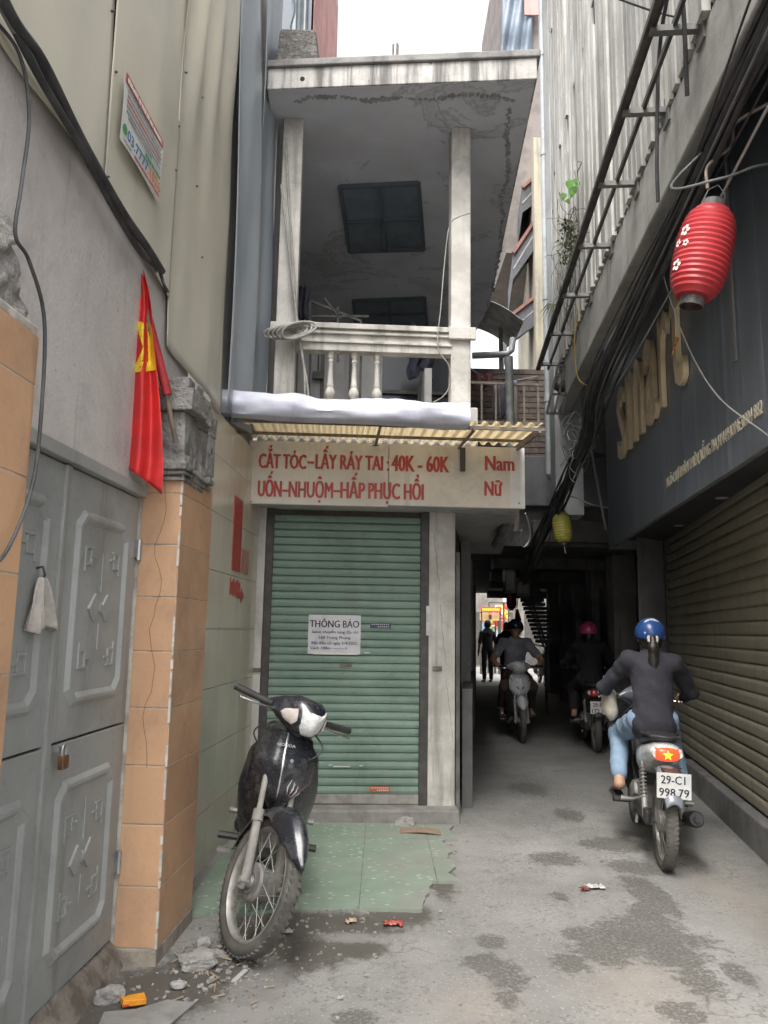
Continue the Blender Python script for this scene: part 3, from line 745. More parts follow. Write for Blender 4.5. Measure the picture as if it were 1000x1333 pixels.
# ceiling hatches (four panes each)
m_hatch = mat('hatch_glass', (.16, .20, .24), (.12, .155, .19), 4, rough=.35); m_hatchf = mat('hatch_frame', (.10, .125, .15), rough=.5)
for q in (((443, 241), (545, 236), (552, 322), (455, 325)), ((460, 390), (553, 386), (556, 424), (464, 427))):
    P = [HO.l(atz(x, y, ZC)) for x, y in q]
    f = MB(); 
    def bil(u, v): return (P[0]*(1-u)+P[1]*u)*(1-v) + (P[3]*(1-u)+P[2]*u)*v
    z_ = ZC
    for (u0, v0, u1, v1) in ((0, 0, 1, 0), (0, 1, 1, 1), (0, 0, 0, 1), (1, 0, 1, 1), (.5, 0, .5, 1), (0, .5, 1, .5)):
        A, B = bil(u0, v0), bil(u1, v1); f.bar((A.x, A.y, z_-.02), (B.x, B.y, z_-.02), .035, .036)
    fo = f.build('hatch_frame', m_hatchf, ho)
    for i in (0, 1):
        for k in (0, 1):
            A, B, C_, D = bil(i/2, k/2), bil(i/2+.5, k/2), bil(i/2+.5, k/2+.5), bil(i/2, k/2+.5)
            MB().prism([(A.x, A.y), (B.x, B.y), (C_.x, C_.y), (D.x, D.y)], z_-.013, z_-.004).build('pane', m_hatch, fo)
# rusty water line around the ceiling edge (raised lime crust)
cr = MB()
for path_ in ([(385, 133), (405, 128), (440, 127), (480, 130), (520, 126), (560, 128), (600, 122), (640, 124), (668, 130)], [(664, 140), (663, 170), (660, 200), (661, 230), (655, 260), (655, 290), (650, 320), (646, 350), (640, 380), (632, 420)]):
    pts = [HO.l(atz(x, y, ZC)) for x, y in path_]
    for p in catmull(pts, 34):
        if random.random() < .25: continue
        s_ = random.uniform(.006, .022)*(1+.8*mnoise.noise(p*3)); q_ = Vector((p.x+.03*mnoise.noise(p*2.5)+random.gauss(0, .008), p.y+.03*mnoise.noise(p*2.5+Vector((7, 0, 0)))+random.gauss(0, .008), 0))
        cr.prism([(q_.x+s_*random.uniform(.6, 1.1)*math.cos(a_), q_.y+s_*random.uniform(.6, 1.6)*math.sin(a_)) for a_ in [k*1.047 for k in range(6)]], ZC-random.uniform(.001, .006), ZC+.001)
tag(cr.build('lime_crust', mat('lime_crust', (.36, .35, .355), (.25, .245, .245), 8, rough=.95), ho), kind='stuff')

# green roller shutter
m_green = mat('green_slat', (.20, .285, .232), (.165, .24, .192), 2.0, .35, .7, rough=.5, rough2=.65, rnd=.06, streak=(.22, .25, .20), st_amt=.6, spots=(.27, .29, .24), sp_sc=16, sp_lo=.66)
sh = thing('roller_shutter', 'closed green roller shutter of the salon under the red lettered sign', 'shutter', HO)
zb_, zt_ = .135, ZS+.0
XL, XR = .112, 1.245
pitch = .0585; n = int((zt_-zb_)/pitch)+1
prof = [(0, 0), (-.014, .005), (-.020, .026), (-.018, .049), (-.004, .0565), (0, .0585)]
sl_m = MB()
vs = [(x, y, z) for x in (XL, XR) for y, z in prof]; k = len(prof)
sl_m.add(vs, [(i, i+1, k+i+1, k+i) for i in range(k-1)]); slat_mesh = sl_m.mesh('slat', 20)
for i in range(n):
    z0 = zb_+.03+i*pitch
    if z0+pitch > zt_+.01: break
    o = link('slat', slat_mesh, m_green, sh); o.location = (random.uniform(-.0015, .0015), .036, z0)
MB().box(XL, XR, .012, .05, .1, zb_+.03).build('bottom_bar', mat('dusty_alloy', (.30, .285, .255), (.2, .18, .16), 9, rough=.6), sh, bevel=.004)
MB().box(.0645, XL+.008, -.016, .06, .095, ZS-.001).build('guide_rail', m_rail, sh, bevel=.003)
MB().box(XR-.008, 1.298, -.016, .06, .095, ZS-.001).build('guide_rail', m_rail, sh, bevel=.003)
MB().box(XL, XR, .042, .05, .1, ZS-.001).build('curtain_backing', m_rail, sh)
lk = HO.aty(450, 866, .01)
MB().box(lk.x-.045, lk.x+.045, .008, .026, lk.z-.012, lk.z+.012).build('lock_plate', mat('lock_plate', (.10, .085, .075), (.2, .17, .14), 30, rough=.5), sh, bevel=.003)
lb = HO.aty(333, 872, -.03); MB().box(.005, .0645, -.038, -.0205, lb.z-.014, lb.z+.014).build('bolt', m_rustbar, sh, bevel=.003)
bo = HO.aty(572, 870, -.03); MB().box(bo.x-.05, bo.x+.02, -.036, -.0165, bo.z-.014, bo.z+.014).build('bolt', m_rustbar, sh, bevel=.003)
b2 = HO.aty(557, 808, -.02); MB().box(b2.x-.012, b2.x+.014, -.024, -.0165, b2.z-.11, b2.z+.11).build('strike_plate', m_steel, sh)
# notice
m_notice = mat('notice_paper', (.62, .62, .65), (.55, .55, .58), 10, rough=.7); m_ink = mat('print_ink', (.02, .02, .025), rough=.7)
no = thing('paper_notice', 'white paper notice in black print taped to the green shutter', 'notice', HO)
A, B = HO.aty(402, 800, .01), HO.aty(469, 852, .01); NW, NH = B.x-A.x, A.z-B.z
MB().grid(lambda u, v: Vector((A.x+NW*u, .0125+.0012*math.sin(u*4+v*2), B.z+NH*v)), 8, 8).build('sheet', m_notice, no, solid=.0005)
MB().box(A.x+.04, B.x-.02, .0105, .0112, B.z-.004, B.z+.012).build('torn_edge', mat('torn_paper', (.68, .66, .6), rough=.8), no)
yN = .0106
def ntx(s_, u, v, hh, wd, bold=.03): text_on('lettering', text_mesh(s_, hh, .0006, wd, bold), m_ink, None, Matrix.Translation((A.x+u*NW, yN, B.z+v*NH)), no)
ntx('THÔNG BÁO', .5, .68, .19*NH, .94*NW, .035)
ntx('Salon chuyển sang địa chỉ', .51, .53, .075*NH, .88*NW); ntx('160 Trung Phụng', .5, .385, .075*NH, .60*NW)
ntx('Bắt đầu từ ngày 5/4/2025', .5, .245, .075*NH, .86*NW); ntx('Cách 100m ———>', .40, .115, .075*NH, .70*NW)
for (x0, y0, x1, y1, c, nm) in ((482, 811, 509, 818, (.02, .035, .10), 'dark blue printed sticker on the green shutter'), (481, 1024, 508, 1031, (.42, .10, .035), 'small red sticker at the foot of the green shutter')):
    A_, B_ = HO.aty(x0, y0, .01), HO.aty(x1, y1, .01)
    st = thing('sticker', nm, 'sticker', HO)
    MB().box(A_.x, B_.x, .0128, .0138, B_.z, A_.z).build('film', mat('sticker'+str(x0), c, rough=.4), st)
    q = MB()
    for k in range(9):
        x_ = A_.x+.012+(B_.x-A_.x-.02)*k/9
        q.box(x_, x_+.009, .012, .0128, A_.z-.013, A_.z-.006); 
        if k > 2: q.box(x_, x_+.009, .012, .0128, B_.z+.007, B_.z+.015)
    q.build('small_print', mat('sticker_print', (.5, .5, .5), rough=.5), st)
tp = MB()
for (xx, yy, ww) in ((430, 996, .0), (470, 997, 0), (445, 998, .1), (478, 850, .02)):
    p = HO.aty(xx, yy, .01); tp.box(p.x-.012-ww/2, p.x+.012+ww/2, .0125, .0135, p.z-.004, p.z+.004)
tag(tp.build('tape_scraps', mat('tape', (.6, .62, .58), rough=.4), None, HO), 'torn white tape scraps left on the green shutter', 'tape')

# sign board
m_sign = mat('sign_cream', (.66, .62, .55), (.55, .51, .45), 2.4, .35, .7, rough=.5, rough2=.65, streak=(.33, .27, .21), st_amt=.5, st_lo=.55, spots=(.3, .2, .13), sp_sc=18, sp_lo=.70)
m_signred = mat('sign_red', (.44, .045, .03), (.36, .05, .03), 9, rough=.5, spots=(.45, .2, .13), sp_sc=30, sp_lo=.70)
sg = thing('salon_sign', 'long cream sign board with red hairdresser lettering above the shutter', 'sign', HO)
zB, zT = HO.aty(500, 660, -.36).z, HO.aty(500, 578, -.36).z
us = [HO.aty(324, 600, -.36).x, HO.aty(506, 600, -.36).x, HO.aty(683, 620, -.36).x]
for i in (0, 1):
    MB().box(us[i]+.0015, us[i+1]-.0015, -.372, -.34, zB+(.012 if i == 1 else 0), zT-(.0 if i else .004)).build('panel', m_sign, sg, bevel=.003)
wx = HO.aty(664, 600, -.36).x
MB().box(wx, us[2]-.002, -.3735, -.3722, zB+.014, zT-.002).build('white_patch', mat('sign_white', (.68, .68, .68), (.58, .57, .55), 3, rough=.5, streak=(.4, .36, .3), st_amt=.4), sg)
def stx(s_, x0, x1, ybase, ytop, bold=.02):
    A_, B_ = HO.aty(x0, ybase, -.374), HO.aty(x1, ybase, -.374); T_ = HO.aty(x0, ytop, -.374)
    M_ = Matrix.Translation(((A_.x+B_.x)/2, -.3755, A_.z))
    text_on('lettering', text_mesh(s_, T_.z-A_.z, .003, B_.x-A_.x, bold), m_signred, None, M_, sg)
stx('CẮT TÓC', 337, 398, 609, 589, .05); stx('-', 401, 408, 608, 588, .05); stx('LẤY RÁY TAI :', 411, 506, 610, 590, .05); stx('40K - 60K', 510, 584, 613, 591, .05)
stx('UỐN', 336, 366, 646, 624, .05); stx('-', 368, 375, 645, 624, .05); stx('NHUỘM', 376, 433, 647, 625, .04); stx('-', 435, 442, 646, 624, .05); stx('HẤP', 443, 474, 648, 626, .05); stx('PHỤC HỒI', 480, 551, 649, 627, .05)
stx('Nam', 632, 669, 612, 592, .05); stx('Nữ', 631, 653, 645, 625, .05)
for px, py in ((327, 653), (676, 655)):
    p = HO.aty(px, py, -.374); MB().lathe([(.006, 0), (.005, .004)], 8, Matrix.Translation((p.x, -.3725, p.z)) @ Matrix.Rotation(R(90), 4, 'X')).build('screw', m_rail, sg)

# awning
aw = thing('awning', 'small corrugated plastic awning on rusty steel bars over the salon sign', 'awning', HO)
vF = -1.02; zA = zT+.018
uA, uB = HO.aty(290, 545, vF).x, HO.aty(707, 552, vF).x
t = NT('corrugated_plastic'); t.put(t.b.inputs['Base Color'], t.mix(t.ramp(t.noise(5., 6), .4, .7), lin((.62, .58, .50)), lin((.42, .36, .28)))); t.b.inputs['Roughness'].default_value = .5
tr = t.n('ShaderNodeBsdfTranslucent', Color=lin((.80, .72, .56))); mx = t.n('ShaderNodeMixShader', Fac=.7)
t.t.links.new(t.b.outputs[0], mx.inputs[1]); t.t.links.new(tr.outputs[0], mx.inputs[2]); t.t.links.new(mx.outputs[0], t.t.nodes['Material Output'].inputs[0])
m_corr = t.m
zf = HO.aty(500, 549, vF).z
NC = 300
def awf(u, v): 
    x = uA+(uB-uA)*u; c_ = math.sin(x*2*math.pi/.076); c_ = max(-.55, min(.55, c_))*.022
    return Vector((x, vF+(-.345-vF)*v, zf+.014+(zA-zf)*v + c_))
MB().grid(awf, NC, 6).build('corrugated_sheet', m_corr, aw, solid=.0015)
MB().bar((uA-.02, vF+.02, zf-.016), (uB+.02, vF+.02, zf-.016), .02).build('front_bar', m_rustbar, aw)
MB().bar((uA, -.62, (zf+zA)/2-.014), (uB-.04, -.62, (zf+zA)/2-.014), .018).build('middle_bar', m_rustbar, aw)
for uu in (uA+.03, HO.aty(490, 575, -.5).x, HO.aty(607, 565, -.7).x, uB-.02):
    MB().bar((uu, vF, zf-.034), (uu, -.375, zA-.034), .016).build('rafter', m_rustbar, aw)
uu = HO.aty(604, 580, -.45).x
MB().bar((uu, -.40, zA-.04), (uu, -.40, HO.aty(603, 613, -.40).z), .035).build('bracket', m_rail, aw)
uu = HO.aty(489, 570, -.4).x
MB().bar((uu, -.40, zA-.04), (uu, -.40, zT-.02), .045, .03).build('bracket', m_rail, aw)
# folded white tarp lying on the awning
m_tarp = mat('white_tarp', (.62, .63, .72), (.54, .55, .65), 3, rough=.45, bump=.08, bsc=15)
u1, u2 = HO.aty(290, 540, vF).x, HO.aty(608, 550, vF).x
zc_ = HO.aty(450, 541, vF).z
def tarpf(u, v):
    x = u1+(u2-u1)*v; a_ = 2*math.pi*u
    rx, rz = .10+.02*mnoise.noise(Vector((x*2, 1, 0))), .092+.03*mnoise.noise(Vector((x*2.5, 4, 0)))
    rr = 1+.22*mnoise.noise(Vector((x*3.6, math.cos(a_)*1.6, math.sin(a_)*1.6)))+.12*mnoise.noise(Vector((x*9, math.cos(a_)*3, math.sin(a_)*3)))+.06*math.sin(a_*3+x*5)
    sag = .016*mnoise.noise(Vector((x*1.4, 9, 2))) + .03*(1-v) 
    zz = rz*math.sin(a_)*rr
    return Vector((x, vF-.035+rx*math.cos(a_)*rr, zc_-.004+sag + max(zz, -.062)))
MB().grid(tarpf, 28, 70, wrap=True).build('roll', m_tarp, tag(thing('tarp_roll', 'rolled white tarpaulin lying along the front of the awning', 'tarpaulin', HO)), smooth=70)
tarp_o = bpy.data.objects['tarp_roll']
MB().tube([(u1, vF-.02, zc_+.03), (u1-.05, vF+.0, zc_+.03)], [.045, .02], 10).build('tied_end', m_tarp, tarp_o, smooth=60)
rp = [HO.aty(x, y, vF-.03) for x, y in ((296, 528), (285, 533), (275, 530), (270, 522), (276, 518), (286, 524), (289, 545), (281, 560), (276, 590), (280, 625))]
tag(MB().tube(catmull(rp, 6), .006, 6).build('cord', mat('cord', (.55, .53, .48), rough=.8), None, HO, smooth=60), 'pale cord tied round the end of the rolled tarpaulin', 'cord')

# things on the balcony
m_hose = mat('grey_hose', (.36, .35, .32), (.25, .24, .22), 12, rough=.6)
hs_ = thing('rope_coil', 'coil of thick grey hose looped over the balcony rail', 'hose', HO)
for k in range(5):
    c_ = hp(366+k*2.5, 434, -.39); 
    pts = [Vector((c_.x+.125*math.cos(a_)+.02*k, -.395-.018*k+.012*math.sin(2*a_), c_.z+.042*math.sin(a_)*(1+.1*k)+.02*math.cos(a_)*(.5+.3*k))) for a_ in [2*math.pi*i/28 for i in range(28)]]
    MB().tube(pts, .0095, 8, closed=True).build('loop', m_hose, hs_, smooth=60)
for pts in ([(372, 180), (376, 260), (382, 350), (386, 420), (393, 460), (400, 500), (402, 522)], [(366, 240), (380, 360), (389, 430), (396, 480), (397, 523)]):
    MB().tube(catmull([hp(x, y, -.41) for x, y in pts], 6), .009, 7).build('strand', m_hose, hs_, smooth=60)
wv = [hp(x, y, -.40) for x, y in ((612, 277), (598, 282), (586, 292), (580, 330), (574, 400), (570, 452), (584, 475), (586, 498), (578, 515), (560, 526))]
tag(MB().tube(catmull(wv, 7), .0045, 6).build('loose_wire', m_hose, None, HO, smooth=60), 'thin pale wire tied round the balcony pillar and dangling', 'wire')
# dark clothes hung on the balcony and other clutter
m_cloth1 = mat('dark_blue_cloth', (.018, .02, .035), (.03, .03, .05), 12, rough=.9)
for (x0, x1, y0, y1, vv, lab) in ((388, 401, 372, 416, .1, 'dark jacket hung behind the balcony pillar'), (532, 564, 459, 494, .55, 'dark trousers hung to dry behind the balusters')):
    A_, B_ = HO.aty(x0, y0, vv), HO.aty(x1, y1, vv)
    tag(MB().grid(lambda u, v: Vector((A_.x+(B_.x-A_.x)*(u+.06*math.sin(v*7)), vv+.03*math.sin(u*14+v), A_.z+(B_.z-A_.z)*v*(1-.45*max(0, 1-abs(u-.5)*5)*(x0 > 500)))), 16, 14).build('hung_clothes', m_cloth1, None, HO, smooth=70, solid=.012), lab, 'clothes')
rk = thing('drying_rack', 'thin metal drying rack standing behind the balcony rail', 'rack', HO)
zk = HO.aty(400, 425, .5).z
for (a_, c_) in (((395, 388), (470, 418)), ((400, 412), (480, 412)), ((404, 390), (404, 470)), ((440, 400), (440, 470)), ((470, 418), (470, 470)), ((422, 388), (444, 415))):
    MB().bar(HO.aty(*a_, .5), HO.aty(*c_, .5), .02).build('bar', m_rail, rk)
for x_ in (404, 470): MB().bar(HO.aty(x_, 465, .5), Vector((HO.aty(x_, 465, .5).x, .5, ZF)), .02).build('leg', m_rail, rk)
sk = HO.aty(414, 489, .9)
tag(MB().box(sk.x-.05, sk.x+.05, yv-.07, yv-.031, sk.z-.035, sk.z+.035).box(sk.x-.005, sk.x+.005, yv-.045, yv-.031, sk.z+.035, sk.z+.25).build('socket_box', m_rail, None, HO, bevel=.006), 'dark socket box with conduit on the inner balcony wall', 'socket')

# on the roof
rb = thing('roof_block', 'weathered concrete block standing on the corner of the roof', 'block', HO)
A_, B_ = HO.aty(359, 88, c1_.y+.05), HO.aty(413, 84, c1_.y+.05); T_ = HO.aty(385, 40, c1_.y+.05)
link('block', MB().grid(lambda u, v: Vector((0, 0, 0)), 2, 2).mesh('tmp'), m_rawconc, rb).hide_render = False
bpy.data.objects.remove(bpy.data.objects['block'])
MB().box(A_.x+.01, B_.x, c1_.y+.03, c1_.y+.36, ZC+zt1+.05, T_.z, j=.02).build('block', mat('roof_block', (.20, .19, .175), (.11, .105, .10), 16, .35, .6, rough=.95, bump=1., bsc=40, dist=.03), rb, bevel=.02)
for px in (511, 517, 636, 516):
    p = HO.aty(px, 84, c2_.y+.3); tag(MB().tube([(p.x, c2_.y+.3, ZC+.2), (p.x+.004, c2_.y+.3, ZC+.44+.06*random.random())], .008, 6).build('rebar_stub', m_rustbar, None, HO), 'rusty rebar stub sticking out of the roof slab', 'rebar', 'rebar stubs on the roof')

# ================================================================== green tiled forecourt
t = NT('green_floor_tile')
col = t.mix(t.ramp(t.noise(2.5, 6), .35, .65), lin((.24, .30, .235)), lin((.185, .245, .19)))
vo = t.n('ShaderNodeTexVoronoi', Vector=t.scale(t.pos, (1, 1.6, 0)), Scale=15., Randomness=.75)
col = t.mix(t.math('MULTIPLY', t.math('SUBTRACT', 1., t.ramp(vo.outputs['Distance'], .16, .26)), .75), col, lin((.50, .52, .45)))
sp = t.n('ShaderNodeSeparateXYZ', Vector=t.pos)
dust = t.ramp(t.math('ADD', t.noise(2., 7, None, .7), t.math('MULTIPLY', sp.outputs[0], .32)), .42, .72)
col = t.mix(t.math('MULTIPLY', dust, .8), col, lin((.235, .225, .205)))
col = t.mix(t.math('MULTIPLY', t.ramp(t.noise(7., 7, None, .75), .52, .7), .5), col, lin((.19, .19, .165)))
t.put(t.b.inputs['Base Color'], col); t.b.inputs['Roughness'].default_value = .55; t.bump(t.noise(30., 5), .15, .006)
m_gt = t.m
fc = thing('forecourt', 'worn green tiled forecourt in front of the salon shutter', 'floor')
fc['kind'] = 'structure'; del fc['category']
xj = [-.93, -.50, -.09, .32, .62]; yj = [3.98, 4.4, 4.82, 5.24, 5.63]
def jag(p, q, amp=.025, n=7):
    amp *= .6; n = n+5
    p, q = Vector(p), Vector(q); d = q-p; nr = Vector((-d.y, d.x)).normalized()
    n = 22; sd_ = random.random()*50
    return [tuple(p+d*i/n+nr*amp*(3.2*mnoise.noise(Vector((sd_+i*.17, 0, 0)))+1.2*mnoise.noise(Vector((sd_+i*.6, 5, 0))))) for i in range(1, n)]
for i in range(4):
    for k in range(4):
        x0, x1, y0, y1 = xj[i]+.002, xj[i+1]-.002, yj[k]+.002, yj[k+1]-.002
        rag = lambda y_, sd: .055*mnoise.noise(Vector((y_*4.5, sd, 0)))+.022*mnoise.noise(Vector((y_*19, sd, 3)))
        ny = 26
        if i == 3:
            if k == 0: continue
            xr = [0, .44, .42, .50][k]
            poly = [(x0, y0)] + [(max(x0+.02, xr+rag(y0+(y1-y0)*q/ny, 2.)), y0+(y1-y0)*q/ny) for q in range(ny+1)] + [(x0, y1)]
        elif k == 0:      # broken front edge
            yf = {0: y0-.16, 1: y0, 2: y0-.01}[i]; xe_ = x1-.10 if i == 2 else x1
            poly = [(x0+(xe_-x0)*q/ny, yf+(.10*q/ny if i == 0 else 0)+rag(x0+(xe_-x0)*q/ny, 7.+i)*(.6 if i else 1)) for q in range(ny+1)]
            if i == 2: poly += [(xe_+.08*q/8+.02*mnoise.noise(Vector((q*.9, 1, 1))), yf+.05+(y1-yf-.05)*q/8) for q in range(1, 9)] + [(x0, y1)]
            else: poly += [(x1, y1), (x0, y1)]
        else: poly = [(x0, y0), (x1, y0), (x1, y1), (x0, y1)]
        MB().prism(poly, -.01, .016+random.uniform(-.002, .002)).build('tile', m_gt, fc)
MB().prism([(-.93, 4.2), (.2, 4.2), (.36, 4.8), (.45, 5.62), (-.93, 5.63)], -.01, .011).build('mortar_bed', mat('mortar', (.2, .19, .17), (.14, .13, .12), 9, rough=.95), fc)

# ================================================================== RIGHT: kerb, roller shutter, black sign
m_kerb = mat('kerb_concrete', (.20, .195, .185), (.13, .128, .122), 3, rough=.9, bump=.5, streak=(.09, .09, .085))
m_olive = mat('olive_slat', (.30, .275, .21), (.25, .23, .175), 2, .35, .7, rough=.5, rough2=.62, rnd=.05, streak=(.12, .11, .09), st_amt=.4)
kb = tag(MB().box(-.02, .35, 2.0, 7.55, -.02, .215, j=.004).build('kerb', m_kerb, None, RK, bevel=.012), 'raised concrete kerb under the brown roller shutter', 'kerb')
rsx = .05
e0 = RK.atx(869, 713, rsx+.02); YE = e0.y; ZE = e0.z
s2 = thing('roller_shutter', 'wide brown roller shutter above the kerb under the black shop sign', 'shutter', RK)
pit = .094; prof = [(0, 0), (-.016, .012), (-.02, .03), (-.02, .064), (-.015, .08), (0, .094)]
k = len(prof); vs = [(rsx+.02+x, y, z) for y in (2.05, YE-.05) for x, z in prof]
me_ = MB().add(vs, [(i, i+1, k+i+1, k+i) for i in range(k-1)]).mesh('slat', 15)
z = .225
while z < ZE+.12:
    o = link('slat', me_, m_olive, s2); o.location = (random.uniform(-.002, .002), 0, z); z += pit
MB().box(rsx-.02, rsx+.05, YE-.055, YE+.03, .217, ZE+.25).build('guide_rail', m_rail, s2, bevel=.004)
MB().box(rsx+.03, rsx+.05, 2.05, YE-.05, .217, ZE+.25).build('curtain_backing', m_rail, s2)
# column beside the shutter and the body of the building
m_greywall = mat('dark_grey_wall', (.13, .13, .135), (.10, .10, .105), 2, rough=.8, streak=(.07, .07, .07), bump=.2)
m_bluewall = mat('blue_grey_wall', (.16, .20, .26), (.13, .16, .21), 3, rough=.6)
YP1 = RP.l(pA).y
bb = thing('shop_building', 'dark grey shop building behind the black sign with a recessed ceiling', 'building')
q = RK.w(.05, YE+.03); q2 = RP.w(.06, YP1+.0)
MB().prism([(q.x, q.y), (q.x+.5, q.y), (q2.x+1.2, q2.y+.1), (q2.x+.25, q2.y), (q2.x+.12, q2.y-.35)], 0, 2.6).build('column', mat('column_grey', (.30, .30, .30), (.24, .24, .24), 2, rough=.8, streak=(.17, .17, .17), bump=.2), bb, bevel=.01)
u_ = RK.w(.02, YE+.2); u2_ = RK.w(.02, YE+.48)
MB().prism([(q.x-.012, q.y+.06), (q.x+.02, q.y+.06), (q.x+.06, q.y+.36), (q.x+.025, q.y+.36)], 0, 2.5).build('blue_strip', m_bluewall, bb)
ZSF = ZE+.02
MB().prism([(2.2, 8.75), (3.6, 8.75), (3.75, 10.3), (2.35, 10.3)], 3.43, 6.2).build('rear_mass', m_darkwall, bb)
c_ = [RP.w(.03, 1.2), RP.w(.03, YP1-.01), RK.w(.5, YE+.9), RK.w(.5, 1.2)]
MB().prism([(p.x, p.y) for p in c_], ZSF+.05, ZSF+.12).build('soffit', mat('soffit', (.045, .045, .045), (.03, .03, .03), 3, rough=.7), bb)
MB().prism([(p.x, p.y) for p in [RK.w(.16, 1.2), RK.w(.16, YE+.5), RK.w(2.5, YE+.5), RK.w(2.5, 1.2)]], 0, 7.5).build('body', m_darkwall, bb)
m_dl = mat('lamp_lens', (.5, .5, .48), rough=.4)
for px, py in ((940, 648), (884, 684), (906, 684), (845, 706)):
    p = atz(px, py, ZSF+.05); d_ = thing('downlight', 'round unlit downlight set in the dark shop soffit', 'light', loc=(p.x, p.y, ZSF+.05), group='downlights in the shop soffit')
    MB().lathe([(.05, -.004), (.05, .004), (.036, .004)], 20, cap=False).build('ring', m_steel, d_); MB().lathe([(.042, -.003), (.042, .0)], 20).build('lens', m_dl, d_)

# black sign
t = NT('black_cladding')
sn = t.noise(1., 6, t.scale(t.pos, (14, 14, .35)), .65); sn2 = t.noise(1.2, 5)
col = t.mix(t.ramp(sn, .42, .72), lin((.125, .145, .175)), lin((.20, .22, .25)))
col = t.mix(t.math('MULTIPLY', t.ramp(sn2, .45, .7), .4), col, lin((.13, .13, .13)))
oi = t.n('ShaderNodeObjectInfo').outputs['Random']
col = t.n('ShaderNodeHueSaturation', Color=col, Value=t.math('ADD', t.math('MULTIPLY', oi, .2), .9)).outputs[0]
t.put(t.b.inputs['Base Color'], col); t.put(t.b.inputs['Roughness'], t.math('ADD', .28, t.math('MULTIPLY', sn, .3))); t.b.inputs['Specular IOR Level'].default_value = .6
m_black = t.m
ZP0, ZP1 = 2.25, 3.95
bs = thing('shop_sign', 'tall black sheet metal shop sign with gold smart lettering and an address line', 'sign', RP)
yy = 1.2; kk = 0
while yy < YP1-.02:
    y2 = min(yy+.30, YP1); zt_p = 5.2
    MB().box(0, .03, yy+.001, y2-.001, ZP0, zt_p).build('panel', m_black, bs, bevel=.002)
    yy = y2; kk += 1
MB().box(.0, .5, YP1+.001, YP1+.012, ZP0, 4.0).build('end_panel', m_black, bs)
MB().box(-.004, .03, 1.2, YP1, ZP0-.006, ZP0-.0015).build('edge_trim', mat('edge_trim', (.16, .16, .165), (.1, .1, .1), 9, rough=.5), bs)
for y_ in (3.06, 3.95): MB().box(-.012, -.001, y_, y_+.04, ZP0+.55, 5.1).build('pale_strip', mat('pale_strip', (.20, .20, .20), rough=.5), bs)
# gold letters: front faces stand 0.1 m proud
t = NT('brushed_gold'); col = t.mix(t.ramp(t.noise(6., 4), .35, .7), lin((.92, .76, .50)), lin((.78, .62, .39)))
t.put(t.b.inputs['Base Color'], col); t.b.inputs['Metallic'].default_value = .3; t.b.inputs['Roughness'].default_value = .36
m_gold = t.m
g0, g1 = RP.atx(806, 602, -.03), RP.atx(892, 490, -.03)
zg = (g0.z+g1.z)/2; gh = RP.atx(798, 508, -.03).z - g0.z
PMR = Matrix.Rotation(R(-90), 4, 'Z')   # text faces -X
LET = {}
def arc_(cx, cy, r, a0, a1, n=14): return [(cx+r*math.cos(R(a0+(a1-a0)*i/n)), cy+r*math.sin(R(a0+(a1-a0)*i/n))) for i in range(n+1)]
spanY = g0.y-g1.y
wd = {'s': .17, 'm': .30, 'a': .19, 'r': .13, 't': .15}; tot = sum(wd.values())+.05*4
print('GOLD', g0, g1, gh, zg)
yc = g0.y; scale = (g0.y-g1.y)/tot
for ch in 'smart':
    wl_ = wd[ch]*scale
    me = text_mesh(ch, gh*1.36, .036, wl_, .004)
    n = len(me.vertices)
    text_on('letter', me, m_gold, None, Matrix.Translation((-.022, yc-wl_/2, zg)) @ PMR, bs)
    yc -= wl_+.05*scale
# address line
f0, f1 = RP.atx(868, 640, -.005), RP.atx(992, 531, -.005); fh = RP.atx(990, 512, -.005).z-f1.z
me = text_mesh('NGÕ CHỢ KHÂM THIÊN,ĐỐNG ĐA,HN-PHONE:0904 882', max(fh, .05), .006, abs(f0.y-f1.y), -.01)
text_on('address_lettering', me, mat('pale_gold', (.72, .65, .5), rough=.4, metal=.1), None, Matrix.Translation((-.004, (f0.y+f1.y)/2, (f0.z+f1.z)/2)) @ PMR, bs)

# ================================================================== RIGHT: slatted upper storeys
m_slat = mat('white_slat', (.44, .435, .405), (.33, .325, .30), 2.6, .35, .65, rough=.6, rnd=.30, streak=(.17, .16, .135), st_amt=.8, st_lo=.47, spots=(.2, .19, .16), sp_sc=12, sp_lo=.68)
m_beam = mat('concrete_beam', (.40, .395, .375), (.30, .295, .28), 2, rough=.85, streak=(.2, .195, .18), bump=.3)
ub = thing('slatted_facade', 'upper storeys clad in dirty white vertical metal slats over the alley', 'building', SW)
ZB0, ZB1 = 3.62, 4.0; YS1 = SW.atx(722, 420, 0).y
print('YS1', YS1)
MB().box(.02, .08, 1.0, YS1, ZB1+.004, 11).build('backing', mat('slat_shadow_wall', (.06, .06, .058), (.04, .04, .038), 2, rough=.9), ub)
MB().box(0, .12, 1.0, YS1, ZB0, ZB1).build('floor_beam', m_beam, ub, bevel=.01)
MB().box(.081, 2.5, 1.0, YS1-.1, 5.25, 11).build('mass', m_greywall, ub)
y = 1.6; prof = [(.018, 0), (-.018, .004), (-.018, .05), (.018, .054)]
i = 0
while y < YS1-.12:
    zlo = ZB1+.006; zhi = 10.5
    parts = [(zlo, 5.62+.5*random.random()), (6.2, 7.4+.4*random.random()), (7.9, zhi)] if i % 4 == 1 else [(zlo, zhi)]
    for (za, zb) in parts:
        w_ = random.uniform(.060, .084)
        MB().box(-.022+random.uniform(-.014, .014), .006, y, y+w_, za, zb).build('slat', m_slat, ub)
    y += .112; i += 1
for z_ in (5.3, 6.8, 8.3): MB().box(.0065, .018, 1.2, YS1-.1, z_, z_+.06).build('slat_rail', m_rail, ub)
